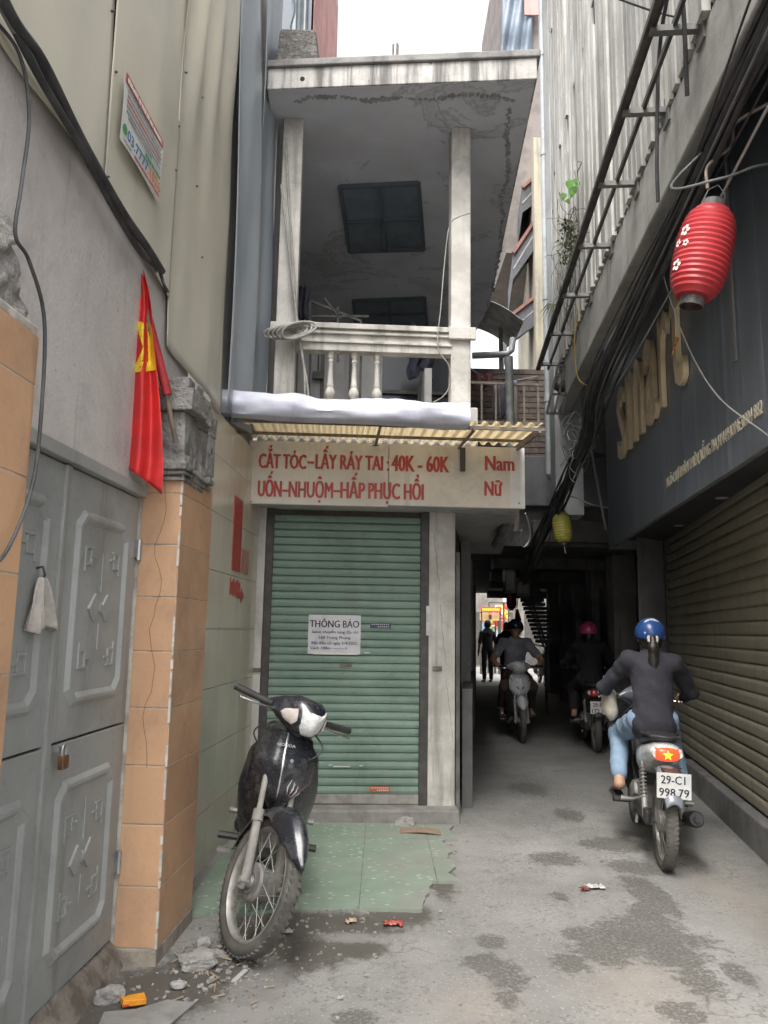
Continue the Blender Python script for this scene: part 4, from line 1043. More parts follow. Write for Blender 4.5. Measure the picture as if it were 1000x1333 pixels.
# end panel and drain pipe
MB().box(-.03, .25, YS1-.10, YS1+.28, 2.55, 10.8).build('corner_panel', mat('corner_white', (.36, .375, .37), (.28, .285, .28), 2, rough=.7, streak=(.22, .22, .2), st_amt=.6), ub)
pp_ = aty(708.5, 300, 8.35); 
dp = thing('drain_pipe', 'grey white plastic drain pipe running down the corner of the slatted building', 'pipe', loc=(pp_.x, 8.3, 0))
zlo = aty(708, 618, 8.3).z
m_pvc = mat('grey_pvc', (.34, .37, .38), (.28, .30, .31), 4, rough=.45)
MB().tube([(0, 0, zlo), (0, 0, 10.6)], .036, 14).build('pipe', m_pvc, dp, smooth=40)
for z_ in (3.9, 5.1, 6.9, 8.2): MB().tube([(0, 0, z_), (0, 0, z_+.07)], .043, 14).build('collar', m_pvc, dp, smooth=40)
MB().tube([(0, 0, zlo+.02), (.02, .02, zlo-.02), (.08, .05, zlo-.05), (.25, .1, zlo-.06)], .036, 12).build('elbow', m_pvc, dp, smooth=40)
# steel rack along the beam
rkk = thing('cable_rack', 'dark steel bracket rack fixed along the concrete beam of the slatted building', 'rack', SW)
zq = 4.03
for (xo, w_) in ((-.225, .035), (-.205, .012), (-.12, .018)):
    MB().bar((xo, 2.2, zq), (xo, 7.6, zq), w_, .03).build('rail', m_rail, rkk)
for yb_ in (2.55, 3.05, 3.6, 4.25, 5.0, 5.8, 6.6, 7.4):
    MB().bar((-.225, yb_, zq-.02), (-.0, yb_, zq-.02), .035, .03).box(-.012, -.001, yb_-.05, yb_+.05, zq-.1, zq+.05).build('bracket', mat('bracket_steel', (.13, .13, .125), (.2, .19, .17), 9, rough=.6), rkk)
# lower steel window cage
cg = thing('window_cage', 'small steel cage hanging below the cable rack', 'cage', loc=(0, 0, 0))
YC = 7.2
for (a_, c_) in (((727, 476), (745, 476)), ((720, 513), (741, 513)), ((727, 476), (712, 538)), ((736, 476), (722, 538)), ((745, 476), (732, 538)), ((712, 538), (732, 538)), ((748, 420), (727, 476)), ((756, 420), (745, 476))):
    MB().bar(aty(*a_, YC), aty(*c_, YC+.0), .02).build('bar', m_rail, cg)
p_ = aty(729, 500, YC); MB().ell(p_+Vector((.02, .06, 0)), (.07, .06, .06)).build('dark_lamp', m_rail, cg, smooth=60)

# big cable bundle under the beam and down into the passage
bdl = thing('cable_bundle', 'thick tangle of black cables slung below the concrete beam into the passage', 'cable')
main = [SW.w(.05, 1.2, 3.56), SW.w(.04, 2.2, 3.53), SW.w(.03, 3.2, 3.48), SW.w(.02, 4.4, 3.38), SW.w(.0, 5.6, 3.22)] + [aty(768, 560, 6.5), aty(745, 610, 7.1), aty(726, 655, 7.7), aty(706, 695, 8.2), aty(692, 730, 8.8), aty(682, 756, 9.8)]
for k in range(28):
    r_ = (.05 if k < 22 else .10)*math.sqrt(random.random()); a_ = random.random()*6.28; ph = random.random()*6
    thick = random.choice((.005, .006, .008, .010, .014))
    pts = []
    for i, p in enumerate(main):
        s_ = 1+.5*math.sin(i*1.7+ph)
        sag = -.05*random.random() if 1 < i < 9 else 0
        pts.append(p+Vector((r_*math.cos(a_+i*.3)*s_, 0, r_*math.sin(a_+i*.3)*s_*1.5+sag)))
    MB().tube(catmull(pts, 5), thick, 6).build('cable', m_blackrub if k % 5 else m_greycab, bdl, smooth=60)
tg = MB()
for k in range(16):
    c0 = aty(748+random.uniform(-10, 22), 590+random.uniform(-40, 30), 6.9); rr = random.uniform(.06, .15); tl_ = random.random()*6
    pts = [c0+Vector((rr*math.cos(a_+tl_)*.7, .05*math.sin(a_*2), rr*math.sin(a_)*1.2)) for a_ in [i*.45 for i in range(random.randint(8, 15))]]
    tg.tube(pts, .0045, 5)
tg.build('tangle', m_greycab, bdl, smooth=60)
def wire(name, label, pts, r, m_, cat='wire'):
    return tag(MB().tube(catmull(pts, 8), r, 6).build(name, m_, smooth=60), label, cat)
RPp = lambda x, y, o_: RP.M @ RP.atx(x, y, o_)
m_pale = mat('pale_wire', (.45, .44, .42), rough=.6)
wire('wire', 'pale wire running across the gold lettering down to the sign edge', [RPp(1010, 120, -.35)+Vector((0, 0, 0)), RPp(870, 385, -.22), RPp(800, 505, -.22), aty(755, 560, 7.0)], .006, m_pale)
wire('wire', 'thin pale string slanting down across the address line', [RPp(850, 310, -.25), RPp(885, 425, -.2), RPp(930, 510, -.1), RPp(1000, 567, -.05)], .004, m_pale)
wire('wire', 'thin black wire crossing above the red lantern to the panel', [SW.w(.03, 3.15, 3.5), aty(874, 244, 3.0), aty(940, 232, 2.9), aty(1010, 216, 2.9), RP.w(-.002, 2.95, 3.05)], .006, m_greycab)
wire('wire', 'thin black wire crossing in front of the white slats', [aty(795, -5, 3.4), aty(880, 22, 3.3), aty(1010, 40, 3.2), RP.w(-.002, 3.5, 4.6)], .005, m_blackrub)
wire('wire', 'stray black cable looping over the concrete beam', [SW.w(-.06, 3.1, 3.72), SW.w(-.11, 2.95, 4.08), SW.w(-.12, 3.05, 4.25), SW.w(-.1, 3.35, 4.15), SW.w(-.09, 3.5, 3.7), SW.w(-.08, 3.55, 3.48)], .010, m_blackrub)
wire('wire', 'white cable drooping beside the yellow lantern to the black sign', [aty(738, 645, 7.6), aty(752, 648, 7.7), aty(768, 656, 7.8), RP.w(-.01, YP1-.05, aty(784, 657, 8.0).z)], .008, m_pale)
wire('wire', 'grey rod leaning on the edge of the black sign', [aty(767, 570, 7.7), aty(778, 630, 7.8), aty(789, 690, 7.9)], .015, m_greycab)
wire('wire', 'yellow wire running down along the cable rack', [aty(763, 345, 6.0), aty(757, 372, 6.1), aty(755, 400, 6.2), aty(748, 440, 6.3), aty(752, 490, 6.4), aty(768, 502, 6.4), aty(778, 495, 6.4)], .005, mat('yellow_wire', (.5, .36, .08), rough=.5))

# lanterns
def lantern(label, p, rad, hgt, m_, tilt, ribs=18):
    t_ = thing('paper_lantern', label, 'lantern', loc=p)
    t_.rotation_euler = tilt
    prof = []
    for i in range(ribs+1):
        for s_ in (0, .5):
            v = (i+s_)/ribs
            if v > 1: break
            e = (1-abs(2*v-1)**3.0)**.5; r_ = rad*(.36+.64*e)
            if s_ == 0: r_ -= rad*.045
            prof.append((r_, hgt*(v-.5)))
    MB().lathe(prof, 36, cap=False).build('shade', m_, t_, smooth=25, solid=.001)
    mr = mat('lantern_ring', (.05, .05, .052), (.12, .1, .1), 20, rough=.5)
    MB().lathe([(rad*.40, -hgt*.5-.03*hgt/.4), (rad*.43, -hgt*.5+.012)], 28, cap=False).build('bottom_ring', mr, t_, solid=.004)
    MB().lathe([(rad*.45, hgt*.5-.012), (rad*.42, hgt*.5+.028*hgt/.4)], 28, cap=False).build('top_ring', mr, t_, solid=.004)
    MB().tube([(-rad*.42, 0, hgt*.5+.02), (-rad*.3, 0, hgt*.5+.08), (0, 0, hgt*.5+.11), (rad*.3, 0, hgt*.5+.08), (rad*.42, 0, hgt*.5+.02)], .002, 5).build('handle', m_steel, t_)
    return t_
def silk(name, c):
    t = NT(name); col = t.mix(t.ramp(t.noise(5., 5), .3, .7), lin(c), lin([x*.82 for x in c]))
    t.put(t.b.inputs['Base Color'], col); t.b.inputs['Roughness'].default_value = .38
    tr = t.n('ShaderNodeBsdfTranslucent', Color=col); mx = t.n('ShaderNodeMixShader', Fac=.3)
    t.t.links.new(t.b.outputs[0], mx.inputs[1]); t.t.links.new(tr.outputs[0], mx.inputs[2]); t.t.links.new(mx.outputs[0], t.t.nodes['Material Output'].inputs[0]); return t.m
pL_ = aty(915, 331, 3.05)
ln = lantern('red ribbed paper lantern with white blossoms hanging before the black sign', pL_, .118, .41, silk('red_silk', (.66, .065, .075)), (R(4), R(13), 0))
fw = MB()
for (a_, h_, s_) in ((205, .06, 1.), (200, -.09, 1.), (192, .01, .7), (214, .0, .6)):
    for k in range(5):
        e = R(72*k); aa = R(a_)+.13*s_*math.cos(e); hh = h_+.017*s_*math.sin(e)
        e2 = (1-abs(2*(hh/.41+.5)-1)**3)**.5; rr = .118*(.36+.64*e2)+.002
        c0 = Vector((rr*math.cos(aa), rr*math.sin(aa), hh))
        nx = Vector((math.cos(aa), math.sin(aa), 0)); tx = Vector((-math.sin(aa), math.cos(aa), 0))
        fw.add([c0+(tx*math.cos(b_)+Vector((0, 0, 1))*math.sin(b_))*.0095*s_ for b_ in [i*math.pi/3 for i in range(6)]], [tuple(range(6))])
fw.build('blossoms', mat('blossom', (.75, .72, .68), rough=.6), ln)
hk = [pL_+Vector((.035, .0, .30)), pL_+Vector((.05, .02, .42)), aty(952, 190, 3.0), aty(958, 160, 3.0), aty(1010, 128, 2.95), RP.w(-.002, 3.0, 3.75)]
tag(MB().tube(catmull(hk, 6), .0075, 7).build('lantern_hook', mat('bent_rod', (.25, .2, .16), (.15, .12, .1), 20, rough=.6), smooth=60), 'bent rusty rod holding up the red lantern', 'hook')
p2 = aty(732, 687, 7.75)
ln2 = lantern('faded yellow paper lantern hanging from cables in the passage', p2, .098, .31, silk('yellow_silk', (.50, .46, .10)), (0, R(-4), 0), 12)
MB().tube([(0, 0, -.17), (.01, 0, -.26)], .004, 5).build('tassel', m_pale, ln2)
tag(MB().tube([p2+Vector((0, 0, .26)), p2+Vector((.02, 0, .45)), aty(736, 640, 7.9)], .004, 5).build('lantern_string', m_blackrub), 'string from the cables to the yellow lantern', 'string')
# little firework tassel on the wire
fk = RP.M @ RP.atx(882, 440, -.2)
tag(MB().tube([fk, fk+Vector((-.02, -.01, -.05))], [.012, .008], 8).tube([fk+Vector((-.02, -.01, -.05)), fk+Vector((-.05, -.02, -.13))], [.008, .001], 6).build('wire_tassel', mat('tassel', (.5, .3, .05), (.5, .06, .04), 30, .45, .55, rough=.6)), 'tiny red and yellow tassel caught on the wire by the lettering', 'tassel')

# vine and dead plants on the slats
m_leaf = mat('leaf_green', (.09, .22, .03), (.06, .16, .025), 8, rough=.45, rnd=.2); m_stem = mat('dry_stem', (.12, .11, .07), (.08, .08, .05), 9, rough=.9)
vn = thing('vine', 'small green climbing vine with dry stems on the dirty white slats', 'plant', loc=(0, 0, 0))
def SWp(x, y, o_=-.06): return SW.M @ SW.atx(x, y, o_)
st = MB()
for k in range(34):
    x0, y0 = random.uniform(728, 750), random.uniform(270, 400)
    pts = [SWp(x0, y0)]; a_ = random.uniform(0, 6.28)
    for i in range(6): 
        a_ += random.uniform(-.7, .7); x0 += 4*math.cos(a_); y0 += 7*math.sin(a_); pts.append(SWp(x0, y0, random.uniform(-.10, -.04)))
    st.tube(catmull(pts, 3), .003, 4)
for pts in ([(731, 262), (728, 250), (735, 262), (745, 255), (750, 240), (748, 222)], [(748, 268), (740, 300), (744, 350), (738, 400), (735, 430)], [(752, 210), (757, 212), (752, 225), (755, 240)]): st.tube(catmull([SWp(*p) for p in pts], 5), .004, 5)
st.build('stems', m_stem, vn)
for (x, y, s_) in ((742, 240, 1.2), (745, 250, 1.), (734, 255, .9), (748, 246, .8), (739, 262, .6), (750, 236, .7)):
    c0 = SWp(x, y, -.09); b = MB(); e = random.uniform(-.6, .6)
    pr = [(0, -.5), (.35, -.35), (.48, 0), (.3, .35), (0, .75), (-.3, .35), (-.48, 0), (-.35, -.35)]
    b.add([c0+Vector((q_[0]*math.cos(e)-q_[1]*math.sin(e), random.uniform(-.1, .1)-.3*abs(q_[0]), -(q_[0]*math.sin(e)+q_[1]*math.cos(e))))*.075*s_ if 0 else c0+Vector(((q_[0]*math.cos(e)-q_[1]*math.sin(e))*.075*s_, -.02*abs(q_[0]), -(q_[0]*math.sin(e)+q_[1]*math.cos(e))*.075*s_)) for q_ in pr], [tuple(range(8))])
    b.build('leaf', m_leaf, vn)
dl = MB()
for k in range(260):
    x, y = random.gauss(741, 7), random.uniform(285, 345)
    c0 = SWp(x, y, random.uniform(-.1, -.03)); s_ = random.uniform(.012, .022)
    e = Vector((random.uniform(-1, 1), random.uniform(-1, 1), random.uniform(-1, 1))).normalized()*s_; e2 = e.cross(Vector((random.random(), 1, random.random()))).normalized()*s_*.6
    dl.add([c0-e, c0+e2, c0+e, c0-e2], [(0, 1, 2, 3)])
for k in range(12):
    a_ = R(200+random.uniform(-40, 60)); c0 = SWp(733, 398, -.05); L_ = random.uniform(.15, .33)
    dl.add([c0, c0+Vector((L_*.5*math.cos(a_), -.03, L_*.1-.02)), c0+Vector((L_*math.cos(a_)*.8, -.04, -L_*abs(math.sin(a_))-.08)), c0+Vector((L_*.5*math.cos(a_)+.012, -.03, L_*.1-.03))], [(0, 1, 2, 3)])
tag(dl.build('dry_leaves', mat('dull_leaf', (.06, .09, .04), (.10, .10, .06), 12, rough=.7), vn), kind='stuff')

# ================================================================== PASSAGE under the houses
pb = thing('passage_house', 'low building in shade-dark colour bridging the dark passage behind the salon', 'building')
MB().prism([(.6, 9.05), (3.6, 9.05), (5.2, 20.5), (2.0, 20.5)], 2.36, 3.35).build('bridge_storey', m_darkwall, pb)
MB().box(1.30, 3.6, 8.9, 9.04, 2.82, 3.42).build('front_beam', m_greywall, pb, bevel=.01)
MB().box(1.75, 3.55, 8.95, 9.045, 2.40, 2.66).build('lower_beam', mat('brown_beam', (.075, .068, .06), (.05, .046, .04), 5, rough=.8), pb, bevel=.01)
for yb_, zb_ in ((10.6, 2.22), (13, 2.2), (16, 2.25), (19.5, 2.2)): MB().box(.9+.128*(yb_-5.7), 3.3+.1*(yb_-8.3), yb_, yb_+.25, zb_, 2.362).build('cross_beam', m_darkwall, pb)
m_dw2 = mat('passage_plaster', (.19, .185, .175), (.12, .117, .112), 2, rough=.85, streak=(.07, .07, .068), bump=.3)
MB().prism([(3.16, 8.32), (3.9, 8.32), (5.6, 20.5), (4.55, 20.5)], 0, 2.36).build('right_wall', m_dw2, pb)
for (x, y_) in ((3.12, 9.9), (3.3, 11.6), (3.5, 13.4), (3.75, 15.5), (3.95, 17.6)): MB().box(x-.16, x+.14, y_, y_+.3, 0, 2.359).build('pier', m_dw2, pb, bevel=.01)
for (x, y_, w_) in ((3.24, 10.6, .8), (3.43, 12.3, .9)): MB().box(x-.04, x+.06, y_, y_+w_, 0, 2.0).build('dark_door', m_rail, pb)
MB().prism([(.64, 6.2), (.72, 6.2), (1.35, 11.5), (1.27, 11.5)], .0, .9, ).build('left_dado', mat('dado', (.12, .12, .115), (.08, .08, .078), 3, rough=.8), pb)
for y_ in (7.2, 9.0, 11.2, 14): MB().box(.62+.128*(y_-5.93)-.05, .62+.128*(y_-5.93)+.04, y_, y_+.14, 0, 2.18).build('left_pier', m_dw2, pb)
# metal door leaf folded back at the post
fd = HO.w(1.51, .02)
tag(MB().prism([(fd.x+.004, fd.y+.02), (fd.x+.034, fd.y+.02), (fd.x+.13, fd.y+.95), (fd.x+.10, fd.y+.95)], .03, 1.95).build('folded_door', mat('old_board', (.16, .155, .145), (.09, .088, .08), 4, rough=.8, streak=(.05, .05, .05))), 'narrow weathered board standing along the passage wall behind the white post', 'board')
# stair flight seen from below
stf = thing('stair_flight', 'steep grey slatted stair seen from below in the dark passage', 'stairs')
for i in range(14):
    a_ = i/13; p = aty(690+26*a_, 765+70*a_, 13.2)
    MB().box(p.x-.20, p.x+.16, p.y-.02, p.y+.25, p.z-.03, p.z+.03).build('tread', mat('stair_grey', (.10, .10, .105), (.07, .07, .075), 5, rough=.7), stf)
pa, pc = aty(684, 755, 13.2), aty(712, 842, 13.2)
for dy in (0, .26): MB().bar((pa.x, 13.2+dy, pa.z), (pc.x, 13.2+dy, pc.z), .03, .05).build('stringer', m_rail, stf)
MB().bar((pc.x, 13.3, pc.z), (pc.x, 13.3, 0), .04).build('post', m_rail, stf)
MB().bar((pa.x, 13.3, pa.z), (pa.x, 13.3, 2.36), .04).build('hanger', m_rail, stf)
# meter boxes and hanging bits over the passage mouth
for (x0, x1, y0, y1, Y_, lab) in ((657, 672, 740, 772, 12, 'pale meter box hung under the passage ceiling'), (672, 690, 752, 776, 12.2, 'dull metal box hung beside the meter in the passage')):
    A_, B_ = aty(x0, y0, Y_), aty(x1, y1, Y_)
    mo = thing('meter_box', lab, 'box')
    MB().box(A_.x, B_.x, Y_, Y_+.2, B_.z, A_.z).build('case', mat('meter_case', (.34, .33, .31), (.2, .2, .19), 9, rough=.6), mo, bevel=.01)
    MB().box(A_.x+.03, B_.x-.03, Y_-.006, Y_+.001, B_.z+.05, A_.z-.04).build('cover', mat('meter_cover', (.45, .45, .43), rough=.4), mo)
    MB().bar(((A_.x+B_.x)/2, Y_+.1, A_.z), ((A_.x+B_.x)/2, Y_+.1, 2.40), .02).build('strap', m_rail, mo)
pw = aty(681, 715, 7.2)
tag(MB().tube(catmull([aty(679, 690, 6.2), aty(676, 702, 6.4), aty(682, 712, 6.6), aty(690, 700, 6.6), aty(688, 680, 6.4), aty(684, 668, 6.3)], 6), .006, 6).build('wire', m_pale, smooth=60), 'white wire loop dangling under the right end of the salon sign', 'wire')
tag(MB().tube(catmull([HO.w(UR+.02, .2, 3.6), HO.w(UR+.05, .3, 2.8), HO.w(UR+.06, .5, 2.3), HO.w(UR+.1, 1.2, 2.15)], 6), .035, 10).build('waste_pipe', m_greycab, smooth=60), 'old grey waste pipe at the right corner of the salon sign', 'pipe')
tag(MB().tube([HO.w(UR+.16, .6, 3.5), HO.w(UR+.16, .6, 2.2)], .03, 10).build('waste_pipe', m_rustbar, smooth=60), 'rusty waste pipe beside the grey one at the salon corner', 'pipe')

# far end: sunlit market street
SY = 30.
m_far = mat('far_plaster', (.20, .18, .16), (.13, .12, .11), 1.5, rough=.8, streak=(.25, .23, .2))
fb = thing('street_building', 'pale street building at the far end of the passage', 'building')
MB().box(-6, 16, SY, SY+3, 0, 9).build('wall', m_far, fb)
for i in range(7):
    x = .5+i*1.25; MB().box(x, x+.8, SY-.03, SY, .1, 2.1).build('shop_opening', m_rail, fb)
for i in range(6):
    x = .8+i*1.5; MB().box(x, x+.8, SY-.03, SY, 3.4, 4.8).build('window', mat('far_glass', (.05, .06, .07), rough=.2), fb)
def far_board(label, x0, y0, x1, y1, Y_, c, deco=None, cat='sign', name='hanging_board'):
    A_, B_ = aty(x0, y0, Y_), aty(x1, y1, Y_)
    t_ = thing(name, label, cat)
    MB().box(A_.x, B_.x, Y_, Y_+.05, B_.z, A_.z).build('board', mat('far_'+label[:14].replace(' ', '_'), c, rough=.5), t_)
    for xx in (A_.x+.03, B_.x-.03): MB().bar((xx, Y_+.08, B_.z), (xx, Y_+.08, 0), .05).build('post', m_rail, t_)
    return t_, A_, B_
t_, A_, B_ = far_board('red street banner with yellow lettering at the far end of the passage', 626, 790, 653, 797, 25, (.65, .05, .02))
q = MB()
for k in range(10): q.box(A_.x+.05+k*(B_.x-A_.x-.1)/10, A_.x+.05+(k+.7)*(B_.x-A_.x-.1)/10, 24.985, 25, B_.z+.04, A_.z-.04)
q.build('worn_lettering', mat('far_yellow', (.8, .55, .05), rough=.5), t_)
t_, A_, B_ = far_board('pale orange advertising board below the red street banner', 625, 798, 651, 808, 25.2, (.75, .50, .22))
MB().ell(((A_.x+B_.x)/2, 25.16, (A_.z+B_.z)/2), (.05, .03, .09)).build('picture', m_rail, t_)
far_board('white lit shop board beside the market goods', 643, 817, 653, 832, 25.5, (.8, .82, .84))
far_board('small red shop board under the orange advert', 644, 808, 660, 816, 25.4, (.6, .08, .07))
far_board('white street sign under a far lantern', 655, 778, 664, 784, 24, (.75, .74, .72))
far_board('blue shop board at the far street corner', 628, 812, 637, 822, 25.6, (.22, .36, .5))
gd = thing('market_goods', 'colourful bunch of hanging market goods in the far street', 'goods'); 
cols = [(.6, .06, .05), (.75, .5, .05), (.1, .3, .1), (.8, .75, .65), (.6, .1, .2), (.7, .3, .05)]
for k in range(60):
    x, y = random.uniform(640, 662), random.uniform(788, 830); p = aty(x, y, 26+random.random())
    MB().ell(p, (random.uniform(.05, .13), .06, random.uniform(.06, .15)), 7, 5).build('item', mat('goods%d' % (k % 6), cols[k % 6], rough=.5), gd)
p = aty(652, 800, 26.5); MB().bar((p.x-.4, 26.5, p.z+.4), (p.x+.5, 26.5, p.z+.4), .04).bar((p.x-.4, 26.5, p.z+.4), (p.x-.4, 26.5, 0), .04).bar((p.x+.5, 26.5, p.z+.4), (p.x+.5, 26.5, 0), .04).build('stand', m_rail, gd)
lantern('dark red lantern hanging at the far mouth of the passage', aty(666, 782, 19), .13, .42, silk('dark_red_silk', (.3, .03, .04)), (0, 0, 0), 8)
# red flag at the far end
A_ = aty(671, 797, 18)
fg2 = thing('flag', 'small red flag hanging over the riders at the far end of the passage', 'flag')
MB().grid(lambda u, v: aty(673+(-3+9*u)*(.3+.7*v), 793+(16 if u < .9 else 14)*v, 18+.06*math.sin(u*7)), 10, 8).build('cloth', m_flag, fg2, smooth=70, solid=.004)
MB().bar(aty(673, 792, 18.05), aty(676, 765, 18.05), .02).build('pole', m_rail, fg2)

# ================================================================== BACKDROP above the passage
m_yel = mat('old_yellow_wall', (.47, .43, .33), (.36, .33, .26), 2, rough=.85, streak=(.22, .2, .17), st_amt=.6)
bh = thing('rear_house', 'narrow old yellow house with window awnings rising behind the drain pipe', 'building')
MB().prism([(2.12, 10.4), (3.2, 10.4), (4.2, 16.5), (2.95, 16.5)], 3.36, 8.6).build('wall', m_yel, bh)
m_awn = mat('dark_awning', (.10, .105, .115), (.07, .072, .08), 4, rough=.6); m_redbar = mat('red_oxide_bar', (.27, .12, .095), (.2, .1, .085), 9, rough=.6)
for k, (xw, yw, xo, yo, Y_, lab) in enumerate(((703, 225, 680, 245, 11.0, 'small dark window awning highest on the rear yellow house'), (704, 276, 668, 330, 10.8, 'dark window awning with red edge below the highest one'), (703, 382, 660, 415, 10.9, 'dark sloping window awning in the middle of the rear house'), (704, 482, 664, 515, 10.5, 'large dark window awning just above the awning of the salon'))):
    A_, B_ = aty(xw, yw, Y_), aty(xo, yo, Y_); dv_ = Vector((.14, 1.3, 0))
    an = thing('window_awning', lab, 'awning', group='window awnings on the rear house')
    MB().add([A_, B_, B_+dv_, A_+dv_], [(0, 1, 2, 3)]).build('sheet', m_awn, an, solid=.02)
    MB().bar(A_-Vector((0, .02, 0)), B_-Vector((0, .02, 0)), .045).build('red_edge', m_redbar, an)
    drop = Vector((0, 0, -.45)); MB().add([A_, B_, B_+drop*.9, A_+drop], [(0, 1, 2, 3)]).add([B_, B_+dv_, B_+dv_+drop*.9, B_+drop*.9], [(0, 1, 2, 3)]).build('side_curtain', m_awn, an, solid=.01)
    MB().bar(B_+drop*.55, A_+drop*.4, .02).build('stay', m_steel, an)
# terrace wall, little tin roof and washing over the passage
tw = thing('terrace_wall', 'old brick terrace wall above the passage behind the balcony', 'wall')
m_brick = mat('old_brick', (.17, .13, .11), (.11, .09, .08), 6, rough=.9, bump=.5)
MB().box(.95, 2.1, 9.5, 9.65, 3.352, 4.7).build('core', m_brick, tw)
r_ = 0; z = 3.37
while z < 4.68:
    x = .95 - (.11 if r_ % 2 else 0)
    while x < 2.08:
        MB().box(max(x, .95), min(x+.21, 2.1), 9.485-random.random()*.008, 9.4995, z, z+.062).build('brick', m_brick, tw); x += .222
    z += .074; r_ += 1
tr_ = thing('tin_roof', 'small bent corrugated tin roof over the brick terrace wall', 'roof')
A_, B_ = aty(648, 402, 9.2), aty(678, 432, 9.2)
MB().grid(lambda u, v: Vector((A_.x-.35+(B_.x-A_.x+.35)*u, 9.0+v*.9, A_.z+.05+(B_.z-A_.z)*u**2+.015*math.sin(v*60))), 14, 60).build('sheet', mat('tin', (.42, .42, .41), (.3, .29, .27), 6, rough=.45, metal=.3), tr_, smooth=60, solid=.004)
MB().bar((A_.x+.1, 9.6, A_.z+.02), (A_.x+.1, 9.6, 3.36), .05).build('post', m_rustbar, tr_)
tag(MB().tube([aty(615, 463, 9.0), aty(660, 461, 9.0), aty(666, 456, 9.0), aty(668, 440, 9.0)], .04, 10).build('waste_pipe', m_pvc, smooth=50), 'pale pipe with an elbow crossing the brick terrace wall', 'pipe')
for k, (x0, x1, y0, y1, c, lab) in enumerate(((642, 660, 500, 542, (.20, .18, .21), 'mauve cloth hung to dry above the salon awning'), (664, 673, 495, 540, (.30, .36, .42), 'pale blue cloth hung to dry beside the mauve cloth'), (618, 640, 486, 505, (.28, .12, .12), 'faded red cloth on the line behind the balcony pillar'))):
    A_, B_ = aty(x0, y0, 8.6), aty(x1, y1, 8.6)
    tag(MB().grid(lambda u, v: Vector((A_.x+(B_.x-A_.x)*u, 8.6+.05*math.sin(u*11+k)*(.4+v), A_.z+(B_.z-A_.z)*v)), 16, 8).build('hung_clothes', mat('washing%d' % k, c, [x*.7 for x in c], 8, rough=.9), smooth=70, solid=.006), lab, 'clothes')
tag(MB().tube([HO.w(1.4, 2.7, 4.9), aty(640, 500, 8.62), aty(662, 497, 8.62), aty(700, 490, 9.5)], .006, 5).build('washing_line', m_pale), 'washing line strung behind the balcony pillar', 'line')
rl_ = thing('railing', 'low rusty railing over the right end of the salon awning', 'railing')
for k in range(6): p = HO.w(UR-.30+.12*k, .35, 0); MB().bar((p.x, p.y, ZF), (p.x, p.y, ZF+.42), .016).build('bar', m_rustbar, rl_)
for z_ in (ZF+.42, ZF+.08): MB().bar(HO.w(UR-.34, .35, z_), HO.w(UR+.34, .35, z_), .022).build('rail', m_rustbar, rl_)
# tall buildings behind the roof: left
m_navy = mat('navy_sheet', (.05, .07, .10), (.042, .058, .083), 2, rough=.5); m_redcor = mat('faded_red_sheet', (.46, .25, .23), (.38, .2, .185), 3, rough=.6, streak=(.22, .12, .1))
nb = thing('rear_tower', 'tall blue sheeted building with a faded red side behind the roof block', 'building')
Yb = 8.2
A_ = aty(330, 90, Yb); B_ = aty(403, 90, Yb); C_ = aty(441, 90, Yb+.6); T_ = aty(425, 0, Yb+.6)
MB().box(A_.x-1.2, B_.x, Yb, Yb+3, 5.6, 12).build('front_wall', m_navy, nb)
for i in range(11):
    y0 = Yb+.05+i*.33
    MB().grid(lambda u, v: Vector((B_.x+.02+.012*math.sin(u*math.pi*6), y0+.328*u, 5.6+6.4*v)), 25, 2).build('red_sheet', m_redcor, nb, solid=.004)
A2 = aty(376, 40, Yb-.05); MB().grid(lambda u, v: Vector((A2.x+.03+.18*u+.02*math.sin(v*60)*(u < .2), Yb-.05+.02*math.sin(u*20), 5.8+5.2*v)), 12, 120).build('loose_sheet', mat('pale_sheet', (.16, .185, .20), (.12, .14, .15), 4, rough=.5), nb, solid=.004)
# right: tarp covered top storey seen in the gap
rt = thing('rear_block', 'brown rear block with blue tarpaulin hanging at the top of the gap', 'building')
A_, B_ = aty(648, 78, 12), aty(705, 0, 12)
MB().box(A_.x+.12, B_.x+1.2, 12, 15, 7.6, 14).build('wall', mat('rear_brown', (.20, .175, .16), (.14, .125, .115), 3, rough=.8), rt)
MB().grid(lambda u, v: aty(655+38*u-3*v*(u < .5), -20+96*v, 11.9+.04*math.sin(u*16+v*5)+.03*math.sin(v*9)), 26, 24).build('tarpaulin', mat('blue_tarp', (.16, .20, .25), (.12, .15, .19), 3, rough=.55, bump=.2, bsc=12), rt, smooth=70, solid=.006)
A_ = aty(683, 12, 11.8); MB().box(A_.x, A_.x+.25, 11.8, 11.83, A_.z-.1, A_.z+.6).build('red_sheet', m_redcor, rt)

# ================================================================== MOTORBIKES (local: y forward, x rider's right, z up)
m_tyre = mat('tyre_rubber', (.085, .08, .072), (.13, .122, .108), 9, rough=.8, bump=.5, bsc=70)
m_rim = mat('dull_rim', (.36, .35, .32), (.26, .25, .23), 14, rough=.5, metal=.45)
m_alu = mat('cast_alloy', (.30, .29, .27), (.2, .19, .18), 14, rough=.55, metal=.4, bump=.2)
m_dusty = mat('dusty_fork', (.30, .285, .26), (.24, .225, .205), 14, rough=.7)
m_blkpl = mat('black_plastic', (.025, .025, .027), (.05, .048, .046), 8, rough=.5)
m_chrome = mat('worn_chrome', (.55, .55, .54), (.4, .4, .39), 20, rough=.25, metal=.9)
m_seat = mat('seat_vinyl', (.022, .022, .024), (.035, .035, .036), 10, rough=.42, bump=.1, bsc=120)
m_lens = mat('clear_lens', (.70, .71, .69), (.52, .53, .52), 40, rough=.12, coat=.6)
m_amber = mat('amber_lens', (.52, .46, .42), (.62, .58, .55), 30, rough=.2, coat=.5)
